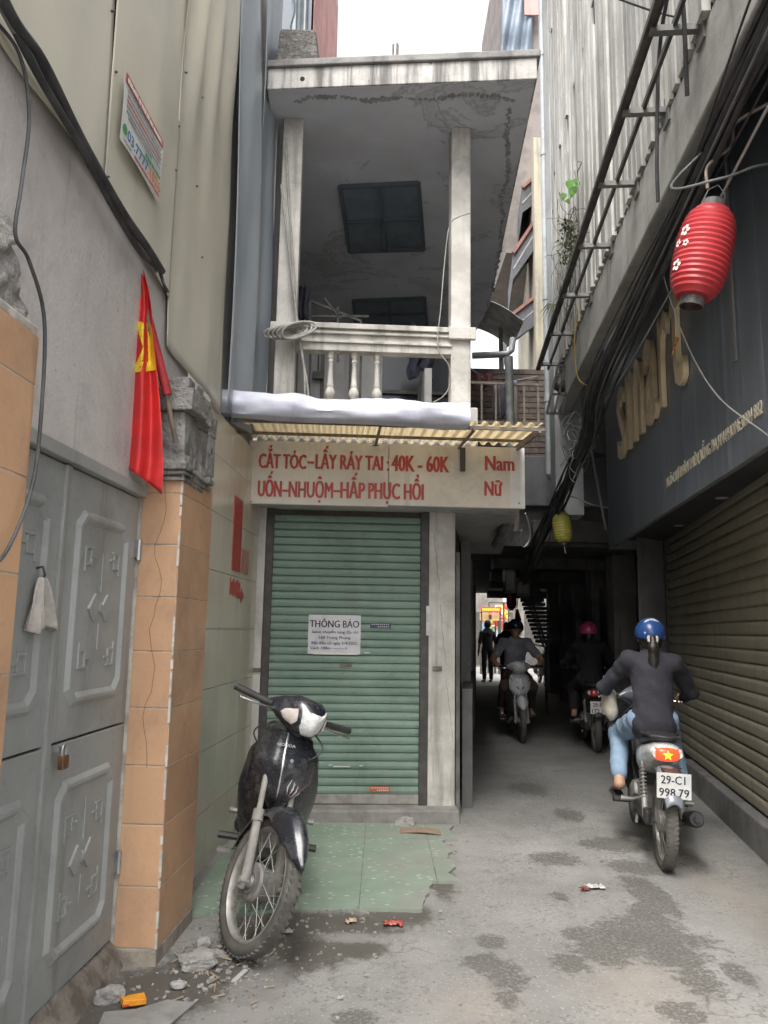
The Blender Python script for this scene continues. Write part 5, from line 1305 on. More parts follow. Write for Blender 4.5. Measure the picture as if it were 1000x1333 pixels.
m_redlens = mat('red_lens', (.50, .02, .015), rough=.15, coat=.7)
m_tail = mat('lit_tail', (.80, .06, .02), rough=.25, emit=.55)
m_plate = mat('plate_white', (.70, .70, .69), (.62, .62, .6), 9, rough=.4); m_pink_ = mat('plate_ink', (.02, .02, .025), rough=.5)
def paint(name, c, r=.25, dust=None, amt=.5):
    t = NT(name); col = lin(c)
    if dust: 
        sn = t.noise(9., 8, None, .72); sp = t.n('ShaderNodeSeparateXYZ', Vector=t.pos)
        f_ = t.math('ADD', t.ramp(sn, .45, .75), t.math('MULTIPLY', t.ramp(t.noise(60., 4), .62, .7), .4))
        col = t.mix(t.math('MULTIPLY', f_, amt), col, lin(dust))
        t.put(t.b.inputs['Roughness'], t.math('ADD', r, t.math('MULTIPLY', f_, .3)))
    else: t.b.inputs['Roughness'].default_value = r
    t.put(t.b.inputs['Base Color'], col); t.b.inputs['Coat Weight'].default_value = .5; t.b.inputs['Coat Roughness'].default_value = .2
    return t.m
RW = .285; FAX = Vector((0, .645, RW)); RAX = Vector((0, -.60, RW)); HEAD = Vector((0, .395, .80))
def interp(keys, v):
    for (a, x), (b_, y) in zip(keys[:-1], keys[1:]):
        if v <= b_: 
            s = (v-a)/(b_-a); s = s*s*(3-2*s); return x+(y-x)*s
    return keys[-1][1]
def bike(name, label, loc, rz, lean=0, steer=0, body=None, front=None, tail=None, scale=1., spokes=True, plate=None, lit_tail=False, light_on=False, decals=True, simple=False, stand=False, drum=True, rear_m=None, front_fender=None, group=None):
    T = thing(name, label, 'motorbike', loc=loc, rz=rz, group=group)
    T.rotation_mode = 'QUATERNION'; T.rotation_quaternion = (Matrix.Rotation(rz, 3, 'Z') @ Matrix.Rotation(lean, 3, 'Y')).to_quaternion(); T.scale = (scale,)*3
    axis = (FAX-HEAD); axis = Vector((0, .446, -.895)).normalized()
    S = Matrix.Translation(HEAD) @ Matrix.Rotation(-steer, 4, -axis) @ Matrix.Translation(-HEAD)
    front = front or body; tail = tail or body; front_fender = front_fender or front
    def wheel(c, M, nm, wdt):
        W = bpy.data.objects.new(nm, None); COL.objects.link(W); W.parent = T
        Ry = Matrix.Translation(c) @ Matrix.Rotation(R(90), 4, 'Y')
        pr = [(RW-.052, -.026), (RW-.034, -wdt), (RW-.014, -wdt*.93), (RW-.003, -wdt*.5), (RW, 0), (RW-.003, wdt*.5), (RW-.014, wdt*.93), (RW-.034, wdt), (RW-.052, .026)]
        mb = MB().lathe(pr, 56, Ry, cap=False)
        if not simple:   # tread blocks
            for i in range(60):
                a_ = 2*math.pi*i/60
                for sx in (-1, 1):
                    Mt = Ry @ Matrix.Rotation(a_+(.02*sx), 4, 'Z') @ Matrix.Translation((RW-.003, 0, sx*wdt*.42)) @ Matrix.Rotation(R(28*sx), 4, 'X')
                    mb.box(-.006, .0014, -.0085, .0085, -wdt*.40, wdt*.40, Mt)
        mb.tf(M).build('tyre', m_tyre, W, smooth=50)
        MB().lathe([(RW-.052, -.024), (RW-.060, -.026), (RW-.070, -.013), (RW-.070, .013), (RW-.060, .026), (RW-.052, .024)], 48, Ry, cap=False).tf(M).build('rim', m_rim, W, smooth=50)
        hb = MB().lathe([(.018, -.058), (.03, -.05), (.055, -.046), (.066, -.04), (.068, .012), (.05, .02), (.05, .036), (.018, .05)], 28, Ry)
        if drum: hb.lathe([(.062, .012), (.078, .016), (.08, .036), (.070, .046), (.030, .050), (.024, .062), (.012, .064)], 30, Ry).lathe([(.045, .049), (.045, .054), (.038, .054), (.038, .049)], 24, Ry, cap=False)
        hb.tf(M).build('hub', m_alu, W, smooth=35)
        if spokes:
            sp = MB()
            for i in range(36):
                a_ = 2*math.pi*i/36; sd_ = 1 if i % 2 else -1; tw_ = (1 if (i//2) % 2 else -1)*.85
                p0 = Vector((sd_*.036, .058*math.cos(a_+tw_), .058*math.sin(a_+tw_))); p1 = Vector((sd_*.004, (RW-.066)*math.cos(a_), (RW-.066)*math.sin(a_)))
                sp.tube([c+p0, c+p1], .0019, 4, cap=False)
            sp.tf(M).build('spokes', m_rim, W)
        return W
    wheel(FAX, S, 'front_wheel', .034); wheel(RAX, Matrix.Identity(4), 'rear_wheel', .038)
    I4 = Matrix.Identity(4)
    def P(mb, nm, m_, M=I4, parent=None, **k): return mb.tf(M).build(nm, m_, parent or T, **k)
    # fork
    for sx in (-1, 1):
        x = sx*.078
        f = MB().tube([(x, FAX.y-.012, RW-.03), (x, FAX.y-.004, RW+.02), (x, .545, .505)], [.02, .0215, .02], 12).tube([(x, .545, .505), (x, .52, .55)], .026, 12).tube([(x, .54, .51), (x, .42, .76)], .014, 10)
        f.tube([(x*1.35, FAX.y, RW), (x*.6, FAX.y, RW)], .014, 8)
        P(f, 'fork_leg', m_dusty, S, smooth=40)
    P(MB().box(-.09, .09, .415, .475, .60, .64), 'fork_crown', m_blkpl, S, bevel=.01)
    # front fender
    wk = [(-82, .050), (-45, .060), (-12, .078), (12, .092), (30, .078), (46, .052), (58, .014)]
    dk = [(-82, .045), (-45, .05), (-12, .055), (12, .085), (30, .075), (46, .045), (58, .012)]
    def fen(u, v):
        ph = -82+140*v; a_ = R(ph); w_ = interp(wk, ph); d_ = interp(dk, ph); x = (2*u-1)
        rad = RW+.032+(.02*math.exp(-((ph-14)/22)**2)) - d_*abs(x)**2.4 + .010*(1-min(1, abs(x)*3))*math.exp(-((ph-25)/30)**2)
        return FAX+Vector((w_*x*(1-.12*abs(x)), rad*math.sin(a_), rad*math.cos(a_)))
    P(MB().grid(fen, 25, 44), 'front_fender', front_fender, S, smooth=60, solid=.003)
    # handlebar cover
    xs = [0, .027, .054, .081, .108, .135, .158, .172]; KX = .675
    def cow(x):
        a_ = abs(x)/KX; return (interp([(0, .445), (.1, .425), (.2, .375), (.26, .345)], a_), interp([(0, .985), (.1, .99), (.2, .995), (.26, .985)], a_),
                             interp([(0, .105), (.08, .098), (.15, .07), (.22, .04), (.26, .02)], a_), interp([(0, .092), (.07, .088), (.13, .068), (.2, .036), (.26, .018)], a_))
    secs = []
    for x in [-v for v in xs[::-1]] + xs[1:]:
        y_, z_, ry, rz_ = cow(x); secs.append(((x, y_, z_), (0, 1, 0), (0, 0, 1), ry, rz_, .85))
    P(MB().loft(secs, 24), 'handlebar_cover', front, S, smooth=60)
    def cowfront(x, z, off):
        y_, z_, ry, rz_ = cow(x); c_ = max(-.97, min(.97, (z-z_)/rz_)); sa = math.copysign(abs(c_)**(1/.85), c_); ca = math.sqrt(1-sa*sa)
        return Vector((x, y_+ry*ca**.85+off, z))
    def patch(poly, nm, m_, off, n=8):
        cen = (sum(p[0] for p in poly)/len(poly), sum(p[1] for p in poly)/len(poly)); seg = []
        for i in range(len(poly)):
            a, b_ = poly[i], poly[(i+1) % len(poly)]
            for k in range(5): seg.append((a[0]+(b_[0]-a[0])*k/5, a[1]+(b_[1]-a[1])*k/5))
        vs, fs = [], []; ns = len(seg)
        for r_ in range(n+1):
            for s in seg: 
                f_ = r_/n; bul = .010*(1-f_*f_)
                vs.append(cowfront(cen[0]+(s[0]-cen[0])*f_, .985+cen[1]+(s[1]-cen[1])*f_, off+bul if f_ < 1 else off-.006))
        for r_ in range(n):
            for i in range(ns): fs.append((r_*ns+i, r_*ns+(i+1) % ns, (r_+1)*ns+(i+1) % ns, (r_+1)*ns+i))
        P(MB().add(vs, fs), nm, m_, S, smooth=60)
    hl = [(-.074, .066), (-.060, .005), (-.054, -.045), (-.03, -.072), (.03, -.072), (.054, -.045), (.060, .005), (.074, .066), (.035, .04), (-.035, .04)]
    patch(hl, 'headlight', mat('lit_headlight', (1, .95, .8), emit=6.) if light_on else m_lens, .003)
    for sx in (-1, 1):
        patch([(sx*.080, .036), (sx*.122, .012), (sx*.132, -.010), (sx*.112, -.034), (sx*.078, -.048), (sx*.070, -.02)], 'turn_signal', m_amber, .002)
        a_ = Vector((sx*.16, .375, .99)); b_ = Vector((sx*.335, .315, 1.0))
        P(MB().tube([a_, a_*.3+b_*.7, b_], [.017, .0175, .0175], 10).tube([b_, b_+(b_-a_)*.04], [.02, .017], 10), 'grip', m_blkpl, S, smooth=40)
        P(MB().tube([(sx*.15, .395, .975), (sx*.19, .415, .972), (sx*.25, .40, .968), (sx*.315, .37, .966)], [.008, .006, .005, .006], 6).ell((sx*.318, .369, .966), (.008, .008, .008), 8, 6), 'lever', m_chrome, S, smooth=40)
    P(MB().ell((0, .40, 1.03), (.10, .075, .028), 20, 10), 'instrument_cover', m_blkpl, S, smooth=60)
    P(MB().tube([(0, .395, .80), (0, .37, .95)], .03, 10), 'stem', m_blkpl, S)
    # front cover and leg shields
    wkc = [(0, .06), (.12, .105), (.35, .145), (.6, .15), (.85, .125), (1, .085)]
    def fc_(u, v):
        x = (2*u-1); w_ = interp(wkc, v); zc = .565+.345*v
        yc = interp([(0, .455), (.25, .515), (.55, .515), (1, .44)], v)
        return Vector((x*w_, yc-.085*abs(x)**2.2+.008*max(0, 1-abs(x)*6), zc-.02*(1-v)*(1-abs(x))+.03*abs(x)**3*(1-v)))
    cov = P(MB().grid(fc_, 31, 26), 'front_cover', front, smooth=70, solid=.004)
    for sx in (-1, 1):
        def wing(u, v):
            z_ = .30+.58*v; inner = interp([(0, .06), (.3, .07), (1, .09)], v); outer = interp([(0, .12), (.25, .17), (.55, .19), (.8, .172), (1, .105)], v)
            x = inner+(outer-inner)*u; yb_ = interp([(0, .30), (.5, .385), (1, .40)], v)
            return Vector((sx*x, yb_-.11*u**1.6-.04*(1-v)*u, z_))
        P(MB().grid(wing, 14, 20), 'leg_shield', body, smooth=70, solid=.006)
    P(MB().loft([((0, .40, .70), (1, 0, 0), (0, .4, 1), .075, .16, .8), ((0, .28, .50), (1, 0, 0), (0, .6, .8), .07, .13, .8), ((0, .08, .46), (1, 0, 0), (0, .2, 1), .07, .10, .8), ((0, -.10, .50), (1, 0, 0), (0, 0, 1), .085, .12, .8)], 16), 'inner_cover', m_blkpl, smooth=60)
    if decals and not simple:
        P(MB().grid(lambda u, v: fc_(.5+(u-.5)*.025*(1.3-.6*v), .06+.80*v)+Vector((0, .004, 0)), 3, 20), 'silver_stripe', m_chrome, smooth=60)
        for sx in (-1, 1):
            P(MB().add([fc_(.5+sx*a_, v_)+Vector((0, .005, 0)) for a_, v_ in ((.06, .44), (.19, .52), (.17, .45), (.08, .38))], [(0, 1, 2, 3)]), 'nostril', m_dark)
            c0 = fc_(.5+sx*.13, .66); P(MB().lathe([(.009, 0), (.007, .003)], 10, Matrix.Translation(c0+Vector((0, .003, 0))) @ Matrix.Rotation(R(-90), 4, 'X')), 'screw', m_dusty)
        me = text_mesh('HONDA', .014, .002, .085, .03); me.transform(Matrix.Translation(fc_(.5, .82)+Vector((0, .009, 0))) @ Matrix.Rotation(R(180), 4, 'Z')); link('maker_lettering', me, m_chrome, T)
        dc = MB()
        for k in range(7):
            uu = .10+.035*k; a_ = fc_(uu+.02, .12+.02*k); b_ = fc_(uu-.01*(k % 2), .25+.03*k); 
            dc.tube([a_+Vector((0, .005, 0)), (a_+b_)/2+Vector((.008*(-1)**k, .008, 0)), b_+Vector((0, .005, 0))], [.001, .0035, .001], 5)
        P(dc, 'swirl_decal', mat('decal_silver', (.5, .5, .52), (.4, .06, .05), 40, .5, .6, rough=.4))
    # seat and tail
    sk_ = [(.16, .70, .055, .02), (.10, .735, .085, .035), (-.05, .74, .11, .042), (-.25, .752, .12, .045), (-.42, .785, .11, .042), (-.56, .80, .085, .032), (-.60, .80, .06, .015)]
    P(MB().loft([((0, y_, z_), (1, 0, 0), (0, 0, 1), rx, rz_, .75) for y_, z_, rx, rz_ in sk_], 20), 'seat', m_seat, smooth=60)
    bk = [(.14, .60, .05, .10), (0, .60, .095, .11), (-.2, .62, .115, .105), (-.4, .67, .118, .085), (-.56, .71, .105, .065), (-.66, .715, .085, .055), (-.69, .715, .07, .045)]
    P(MB().loft([((0, y_, z_), (1, 0, 0), (0, 0, 1), rx, rz_, .8) for y_, z_, rx, rz_ in bk], 22), 'side_body', tail, smooth=60)
    lens = MB().loft([((0, -.665, .715), (1, 0, 0), (0, 0, 1), .088, .047, .75), ((0, -.70, .712), (1, 0, 0), (0, 0, 1), .074, .04, .75), ((0, -.712, .71), (1, 0, 0), (0, 0, 1), .045, .028, .75)], 20)
    tl_ = P(lens, 'tail_lamp', m_tail if lit_tail else m_redlens, smooth=60)
    for sx in (-1, 1): P(MB().loft([((sx*.075, -.655, .718), (1, 0, 0), (0, 0, 1), .028, .03, .8), ((sx*.072, -.695, .715), (1, 0, 0), (0, 0, 1), .02, .022, .8)], 12), 'rear_signal', m_lens, smooth=60)
    P(MB().tube([(-.11, -.36, .80), (-.115, -.50, .815), (-.09, -.62, .815), (0, -.655, .812), (.09, -.62, .815), (.115, -.50, .815), (.11, -.36, .80)], .010, 8), 'grab_rail', m_blkpl, smooth=50)
    # rear fender, plate
    def rf(u, v):
        x = 2*u-1; a_ = R(-5-62*v); rad = RW+.040+.012*v
        return RAX+Vector((.074*x*(1-.35*v*abs(v)), rad*math.sin(a_)-.02, rad*math.cos(a_)-.03*abs(x)**2+.04))
    P(MB().grid(rf, 11, 16), 'rear_fender', rear_m or m_blkpl, smooth=60, solid=.004)
    if plate:
        pl2 = P(MB().box(-.10, .10, -.902, -.898, .485, .635), 'number_plate', m_plate, bevel=.001)
        P(MB().box(-.045, .045, -.897, -.67, .60, .635), 'plate_bracket', m_blkpl)
        for s_, z_, wd_ in ((plate[0], .572, .14), (plate[1], .498, .172)):
            me = text_mesh(s_, .05, .002, wd_, .025); me.transform(Matrix.Translation((0, -.9035, z_))); link('plate_lettering', me, m_pink_, pl2)
    # engine, exhaust, swingarm, shocks, pegs
    Rx = Matrix.Rotation(R(90), 4, 'Y')
    P(MB().lathe([(.06, -.13), (.095, -.11), (.105, -.06), (.105, .07), (.09, .11), (.055, .13)], 20, Matrix.Translation((0, .02, .33)) @ Rx).box(-.09, .09, -.16, .06, .27, .42).tube([(0, .08, .37), (0, .24, .40)], .07, 14), 'engine', m_alu, smooth=35)
    P(MB().tube([(.05, .2, .36), (.09, .22, .26), (.12, .1, .20), (.13, -.15, .22), (.145, -.3, .26)], .018, 10), 'exhaust_pipe', m_rustbar, smooth=50)
    P(MB().tube([(.145, -.28, .255), (.15, -.34, .27), (.155, -.55, .31), (.158, -.74, .345), (.158, -.76, .35)], [.02, .045, .05, .05, .04], 16).tube([(.158, -.755, .349), (.158, -.785, .354)], .018, 10), 'muffler', m_blkpl, smooth=45)
    P(MB().loft([((.165, -.36, .30), (.3, 0, 1), (1, 0, -.3), .035, .045, .9), ((.172, -.62, .345), (.3, 0, 1), (1, 0, -.3), .03, .045, .9)], 10), 'heat_shield', m_chrome if not simple else m_blkpl, smooth=50)
    for sx in (-1, 1):
        P(MB().bar((sx*.085, -.12, .32), (sx*.085, -.63, RW), .025, .045).tube([(sx*.12, RAX.y, RW), (sx*.04, RAX.y, RW)], .012, 8), 'swingarm', m_blkpl)
        a_, b_ = Vector((sx*.115, -.42, .62)), Vector((sx*.115, -.57, .30)); hx = []
        for i in range(90):
            f_ = i/89; an = f_*2*math.pi*9; e1 = Vector((1, 0, 0)); e2 = (b_-a_).normalized().cross(e1); hx.append(a_+(b_-a_)*(.08+.62*f_)+(e1*math.cos(an)+e2*math.sin(an))*.021)
        P(MB().tube([a_, b_], .009, 8).tube([a_+(b_-a_)*.62, b_], .02, 10).tube(hx, .0042, 5), 'shock_absorber', m_alu, smooth=50)
        P(MB().tube([(sx*.08, -.02, .285), (sx*.17, -.02, .285)], .010, 8).tube([(sx*.15, -.02, .29), (sx*.255, -.02, .29)], .019, 8), 'foot_peg', m_blkpl, smooth=40)
        P(MB().tube([(sx*.10, -.26, .36), (sx*.16, -.30, .35), (sx*.235, -.30, .352)], [.01, .012, .017], 8), 'rear_peg', m_alu, smooth=40)
    P(MB().box(-.13, -.095, -.66, -.1, RW-.02, RW+.075), 'chain_case', m_blkpl, bevel=.02)
    P(MB().tube([(.10, -.04, .30), (.14, .05, .26), (.20, .10, .25)], .007, 6).box(.17, .24, .085, .12, .245, .262), 'brake_pedal', m_alu)
    if stand: P(MB().tube([(-.09, -.10, .27), (-.17, -.08, .14), (-.255, -.06, .02)], .011, 8).box(-.285, -.235, -.09, -.03, .002, .014).tube([(-.10, -.10, .26), (-.16, -.02, .18), (-.245, -.05, .04)], .004, 5), 'side_stand', m_alu, smooth=40)
    else: P(MB().tube([(-.09, -.10, .27), (-.13, -.30, .22), (-.14, -.36, .22)], .010, 8), 'side_stand', m_alu, smooth=40)
    if not simple:
        P(MB().tube(catmull([(-.10, .40, .93), (-.17, .46, .86), (-.12, .47, .80), (-.05, .42, .78)], 6), .004, 6), 'control_cable', m_blkpl); P(MB().tube(catmull([(.12, .40, .93), (.16, .47, .88), (.10, .46, .80)], 6), .004, 6), 'control_cable', m_blkpl)
    return T
# parked black motorbike: front wheel contact from the picture, wheel turned to its left
black_p = paint('black_paint', (.016, .018, .024), .24, (.16, .15, .14), .5)
fcp = atz(322, 1243)
hd_ = R(180+6)                          # heading towards the camera
SCL = .98
fwd = Vector((-math.sin(hd_), math.cos(hd_), 0))
bc = Vector((fcp.x, fcp.y, 0)) - fwd*.645*SCL
bike('motorbike', 'dusty black motorbike parked on its side stand with its front wheel turned', bc, hd_, lean=R(-9), steer=R(-30), body=black_p, scale=SCL, stand=True)
silver_p = paint('silver_paint', (.55, .56, .58), .28); grey_p = paint('dark_grey_paint', (.05, .05, .055), .3)
white_p = paint('white_paint', (.66, .66, .65), .25, (.3, .29, .27), .2); slate_p = paint('slate_paint', (.10, .11, .125), .35)
mp = atz(680, 967)
mh = R(180-3); mf = Vector((-math.sin(mh), math.cos(mh), 0)); M_SC = .92
MAN = (Vector((mp.x, mp.y, 0))-mf*.645*M_SC, mh, M_SC, 0)
bike('motorbike', 'silver fronted motorbike ridden towards the street by a man in grey', MAN[0], MAN[1], steer=R(2), body=grey_p, front=silver_p, scale=M_SC, spokes=True, simple=False, tail=grey_p)
w1 = atz(866, 1131); wh = R(-10); wf = Vector((-math.sin(wh), math.cos(wh), 0)); W_SC = .92
WOM = (Vector((w1.x, w1.y, 0))+wf*.60*W_SC, wh, W_SC, R(2))
bike('motorbike', 'white and black motorbike with a star tail lamp ridden by a ponytailed woman', WOM[0], WOM[1], lean=WOM[3], body=grey_p, tail=white_p, front=slate_p, rear_m=paint('fender_grey', (.17, .185, .21), .4), scale=W_SC, plate=('29-C1', '998.79'), lit_tail=True, decals=False)
wb = bpy.data.objects['motorbike.002']
pts = []
for i in range(10): r_ = .033 if i % 2 == 0 else .014; a_ = math.pi/2+i*math.pi/5; pts.append((r_*math.cos(a_), -.7135, .711+r_*math.sin(a_)))
MB().add(pts+[(0, -.7165, .711)], [(i, (i+1) % 10, 10) for i in range(10)]).build('star_sticker', mat('star_lit', (.9, .55, .03), rough=.4, emit=.6), wb)
w2 = atz(777, 979); w2h = R(-8); w2f = Vector((-math.sin(w2h), math.cos(w2h), 0))
WO2 = (Vector((w2.x, w2.y, 0))+w2f*.56, w2h, .93, R(0))
bike('motorbike', 'dark motorbike with a two line plate ridden by a person in a pink helmet', WO2[0], WO2[1], lean=WO2[3], scale=.93, body=grey_p, tail=grey_p, plate=('29-B3', '172.73'), decals=False, simple=True)
sp_ = atz(712, 893)
bike('motorbike', 'parked dark motorbike with its headlight on deep in the passage', (sp_.x, sp_.y+.6, 0), R(175), body=grey_p, light_on=True, decals=False, simple=True, spokes=False, stand=True, lean=R(-8))

# ================================================================== PEOPLE
m_skin = mat('skin', (.42, .25, .17), (.38, .22, .15), 8, rough=.5, grime=0); m_hair = mat('dark_hair', (.015, .012, .010), (.03, .022, .018), 40, rough=.45)
def cloth(name, c, sc=9): return mat(name, c, [x*.8 for x in c], sc, rough=.85, bump=.35, bsc=8, dist=.04, grime=.15)
def mir(p, s): return (p[0]*s, p[1], p[2])
def rider(label, base, top_m, leg_m, helmet_m, s=1., hy=-.12, sleeves='long', foot=(-.02, .31), hood=None, elbow=.06, h=.009, face=True, lean=.08, shoe_m=None, cropped=True, headturn=0, width=1., foot_x=.205):
    loc, rz, sc, ln_ = base
    T = thing('person', label, 'person', loc=loc, rz=rz)
    T.rotation_mode = 'QUATERNION'; T.rotation_quaternion = (Matrix.Rotation(rz, 3, 'Z') @ Matrix.Rotation(ln_, 3, 'Y')).to_quaternion(); T.scale = (sc,)*3
    zs = .775                     # seat top
    hip = (.09*s, hy, zs+.085); 
    pel = (0, hy-.02, zs+.10); wai = (0, hy-.0, zs+.10+.15*s); che = (0, hy+lean*.7, zs+.10+.33*s); nk = (0, hy+lean+.02, zs+.10+.475*s); hdc = (0, hy+lean+.055, zs+.10+.60*s)
    sh_ = (.165*s*width, hy+lean, zs+.10+.42*s); gr = (.285, .30, 1.0)
    el = (.165*s*width+.10+elbow, hy+lean+.17, zs+.10+.20*s)
    kn = (.185, hy+.40*s, zs-.055); an = (foot_x, foot[0]-.03, foot[1]+.085); toe = (foot_x+.01, foot[0]+.14, foot[1]+.03)
    cx_ = Vector((1, 0, 0)); fy = (0, 1, 0)
    body = []
    body += [(pel, wai, .125*s, .11*s, fy, 1.25), (wai, che, .11*s, .125*s, fy, 1.3), (che, nk, .12*s, .06*s, fy, 1.3), (nk, hdc, .05*s, .048*s)]
    hz = hdc[2]; hyy = hdc[1]
    body += [((0, hyy-.005, hz+.025), (0, hyy-.005, hz+.03), .088*s, .088*s, (1, 0, 0), 1.14), ((0, hyy+.02, hz-.04), (0, hyy+.035, hz-.075), .066*s, .048*s, (1, 0, 0), 1.1)]
    if face: body += [((0, hyy+.088*s, hz+.01), (0, hyy+.108*s, hz-.022), .010, .014, None, 1, .012), ((-.018, hyy+.086*s, hz-.055), (.018, hyy+.086*s, hz-.055), .008, .008, None, 1, .01)] + [((sx*.085*s, hyy-.01, hz+.01), (sx*.088*s, hyy-.015, hz-.02), .016, .012, (1, 0, 0), 1.6, .01) for sx in (-1, 1)]
    arms, legs, upper = [], [], []
    for sx in (-1, 1):
        S_, E_, G_ = mir(sh_, sx), mir(el, sx), mir(gr, sx)
        wr = tuple(Vector(E_)+(Vector(G_)-Vector(E_))*.80)
        body += [(S_, E_, .048*s, .040*s), (E_, wr, .040*s, .028*s), (mir(hip, sx), mir(kn, sx), .078*s, .058*s), (mir(kn, sx), mir(an, sx), .056*s, .038*s), (mir(an, sx), mir(toe, sx), .036*s, .026*s, (0, 0, 1), 1.3)]
        # hand: palm and five fingers closed round the grip
        d_ = (Vector(G_)-Vector(wr)); pm = Vector(G_)+Vector((0, -.015, .022))
        body.append((wr, tuple(pm), .026*s, .030*s, (0, 0, 1), 1.35, .015))
        for k in range(4):
            bx = Vector((sx*(-.028+.019*k), 0, 0)); L_ = (.95, 1.05, 1., .82)[k]
            p0 = pm+bx+Vector((0, .018, .004)); p1 = p0+Vector((0, .030*L_, -.012)); p2_ = p1+Vector((0, .002, -.030*L_)); p3 = p2_+Vector((0, -.024*L_, -.012))
            body += [(tuple(p0), tuple(p1), .0095, .009, None, 1, .006), (tuple(p1), tuple(p2_), .009, .0085, None, 1, .006), (tuple(p2_), tuple(p3), .0085, .007, None, 1, .006)]
        t0 = pm+Vector((-sx*.030, -.012, -.004)); t1 = t0+Vector((-sx*.012, .022, -.022)); t2 = t1+Vector((sx*.006, .022, -.018))
        body += [(tuple(t0), tuple(t1), .012, .010, None, 1, .008), (tuple(t1), tuple(t2), .010, .008, None, 1, .006)]
        # toes
        if cropped:
            for k in range(5): 
                tp = Vector(mir(toe, sx))+Vector((sx*(-.022+.011*k), .018-.004*abs(k-1), -.006)); body.append((tuple(tp), tuple(tp+Vector((0, .022, -.004))), .0085, .0075, None, 1, .006))
        mid = tuple(Vector(S_)+(Vector(E_)-Vector(S_))*.62)
        if sleeves == 'long': upper += [(S_, E_, .070*s, .056*s), (E_, wr, .056*s, .040*s)]
        else: upper += [(S_, mid, .066*s, .062*s)]
        ank = tuple(Vector(mir(kn, sx))+(Vector(mir(an, sx))-Vector(mir(kn, sx)))*(.80 if cropped else 1.))
        legs += [(mir(hip, sx), mir(kn, sx), .100*s, .076*s), (mir(kn, sx), ank, .076*s, .060*s)]
    link('body', sdf_mesh('body', body, h*.75, .022), m_skin, T)
    upper += [((0, hy-.03, zs+.07), wai, .165*s*width, .140*s*width, fy, 1.35), (wai, che, .140*s*width, .150*s*width, fy, 1.4), (che, (0, nk[1]-.01, nk[2]-.055), .145*s*width, .085*s*width, fy, 1.4)] + [((0, sh_[1], sh_[2]-.01), mir(sh_, sx), .085*s, .070*s) for sx in (-1, 1)]
    upper += [((0, nk[1]-.005, nk[2]-.03), (0, nk[1]+.005, nk[2]+.005), .066*s, .064*s)]
    link('top', sdf_mesh('top', upper, h, .035, .0065, 21), top_m, T)
    legs += [(pel, (0, hy+.02, zs+.10), .135*s, .13*s, fy, 1.15)]
    link('trousers', sdf_mesh('trousers', legs, h, .035, .005, 26), leg_m, T)
    for sx in (-1, 1):
        a_, b_ = Vector(mir(an, sx)), Vector(mir(toe, sx))
        if cropped:   # sandals
            MB().box(a_.x-.042, a_.x+.042, a_.y-.07, b_.y+.055, b_.z-.045, b_.z-.026).tube([(b_.x-.045, b_.y-.02, b_.z-.03), (b_.x, b_.y-.01, b_.z+.038), (b_.x+.045, b_.y-.02, b_.z-.03)], .008, 6).build('sandal', shoe_m or m_blkpl, T, bevel=.006)
        else: link('shoe', sdf_mesh('shoe', [(tuple(a_+Vector((0, -.03, -.03))), tuple(b_+Vector((0, .02, -.008))), .046, .038, (0, 0, 1), 1.15), (tuple(a_), tuple(a_+Vector((0, 0, -.03))), .042, .044)], h, .02), shoe_m or m_blkpl, T)
    # helmet: shell with rim and brim
    HC = Vector((0, hyy-.008, hz+.035)); hr = .118*s
    def hel(u, v):
        a_ = 2*math.pi*u; low = -.30 - .12*max(0, -math.sin(a_)) + .22*max(0, math.sin(a_)); b_ = math.acos(low)*v
        return HC+Vector((hr*.93*math.cos(a_)*math.sin(b_), hr*1.08*math.sin(a_)*math.sin(b_), hr*math.cos(b_)))
    MB().grid(hel, 40, 20, wrap=True).build('helmet', helmet_m, T, smooth=70, solid=.008)
    MB().grid(lambda u, v: HC+Vector((hr*(.95+.02*v)*math.cos(R(20+140*u)), (hr*1.1+.035*v)*math.sin(R(20+140*u)), -.008-.02*v+.015*math.sin(math.pi*u))), 18, 5).build('brim', m_blkpl, T, smooth=70, solid=.005)
    for sx in (-1, 1): MB().tube([HC+Vector((sx*.095*s, .02, -.04)), HC+Vector((sx*.075*s, .045, -.10)), HC+Vector((sx*.02, .055, -.148))], .005, 6).build('chin_strap', m_blkpl, T)
    if not face or True:
        link('hair', sdf_mesh('hair', [((0, hyy-.045, hz-.0), (0, hyy-.055, hz-.05), .066*s, .052*s, (0, 1, 0), 1.3)] + [((sx*.05, hyy-.03, hz-.01), (sx*.05, hyy-.035, hz-.045), .04*s, .03*s) for sx in (-1, 1)], .009, .02), m_hair, T)
    if face:
        for sx in (-1, 1): MB().ell((sx*.032*s, hyy+.083*s, hz+.014), (.012, .006, .006), 10, 6).build('eye', m_hair, T); MB().box(sx*.032-.018, sx*.032+.018, hyy+.088*s, hyy+.094*s, hz+.032, hz+.038).build('eyebrow', m_hair, T)
    return T, HC, hr, (hyy, hz, nk, che, wai)
navy = cloth('navy_blazer', (.028, .027, .036)); jeans = cloth('light_jeans', (.22, .31, .42)); 
t = NT('blue_helmet'); t.put(t.b.inputs['Base Color'], t.mix(t.ramp(t.noise(13., 3), .62, .66), lin((.02, .06, .19)), lin((.5, .5, .55)))); t.b.inputs['Roughness'].default_value = .3; m_bh = t.m
W1, HC, hr, an_ = rider('woman in dark blazer and light jeans with ponytail and blue helmet riding away', WOM, navy, jeans, m_bh, s=.94, hy=-.14, foot=(-.03, .315), elbow=.05, face=True, lean=.07, foot_x=.215)
hyy, hz, nk, che, wai = an_
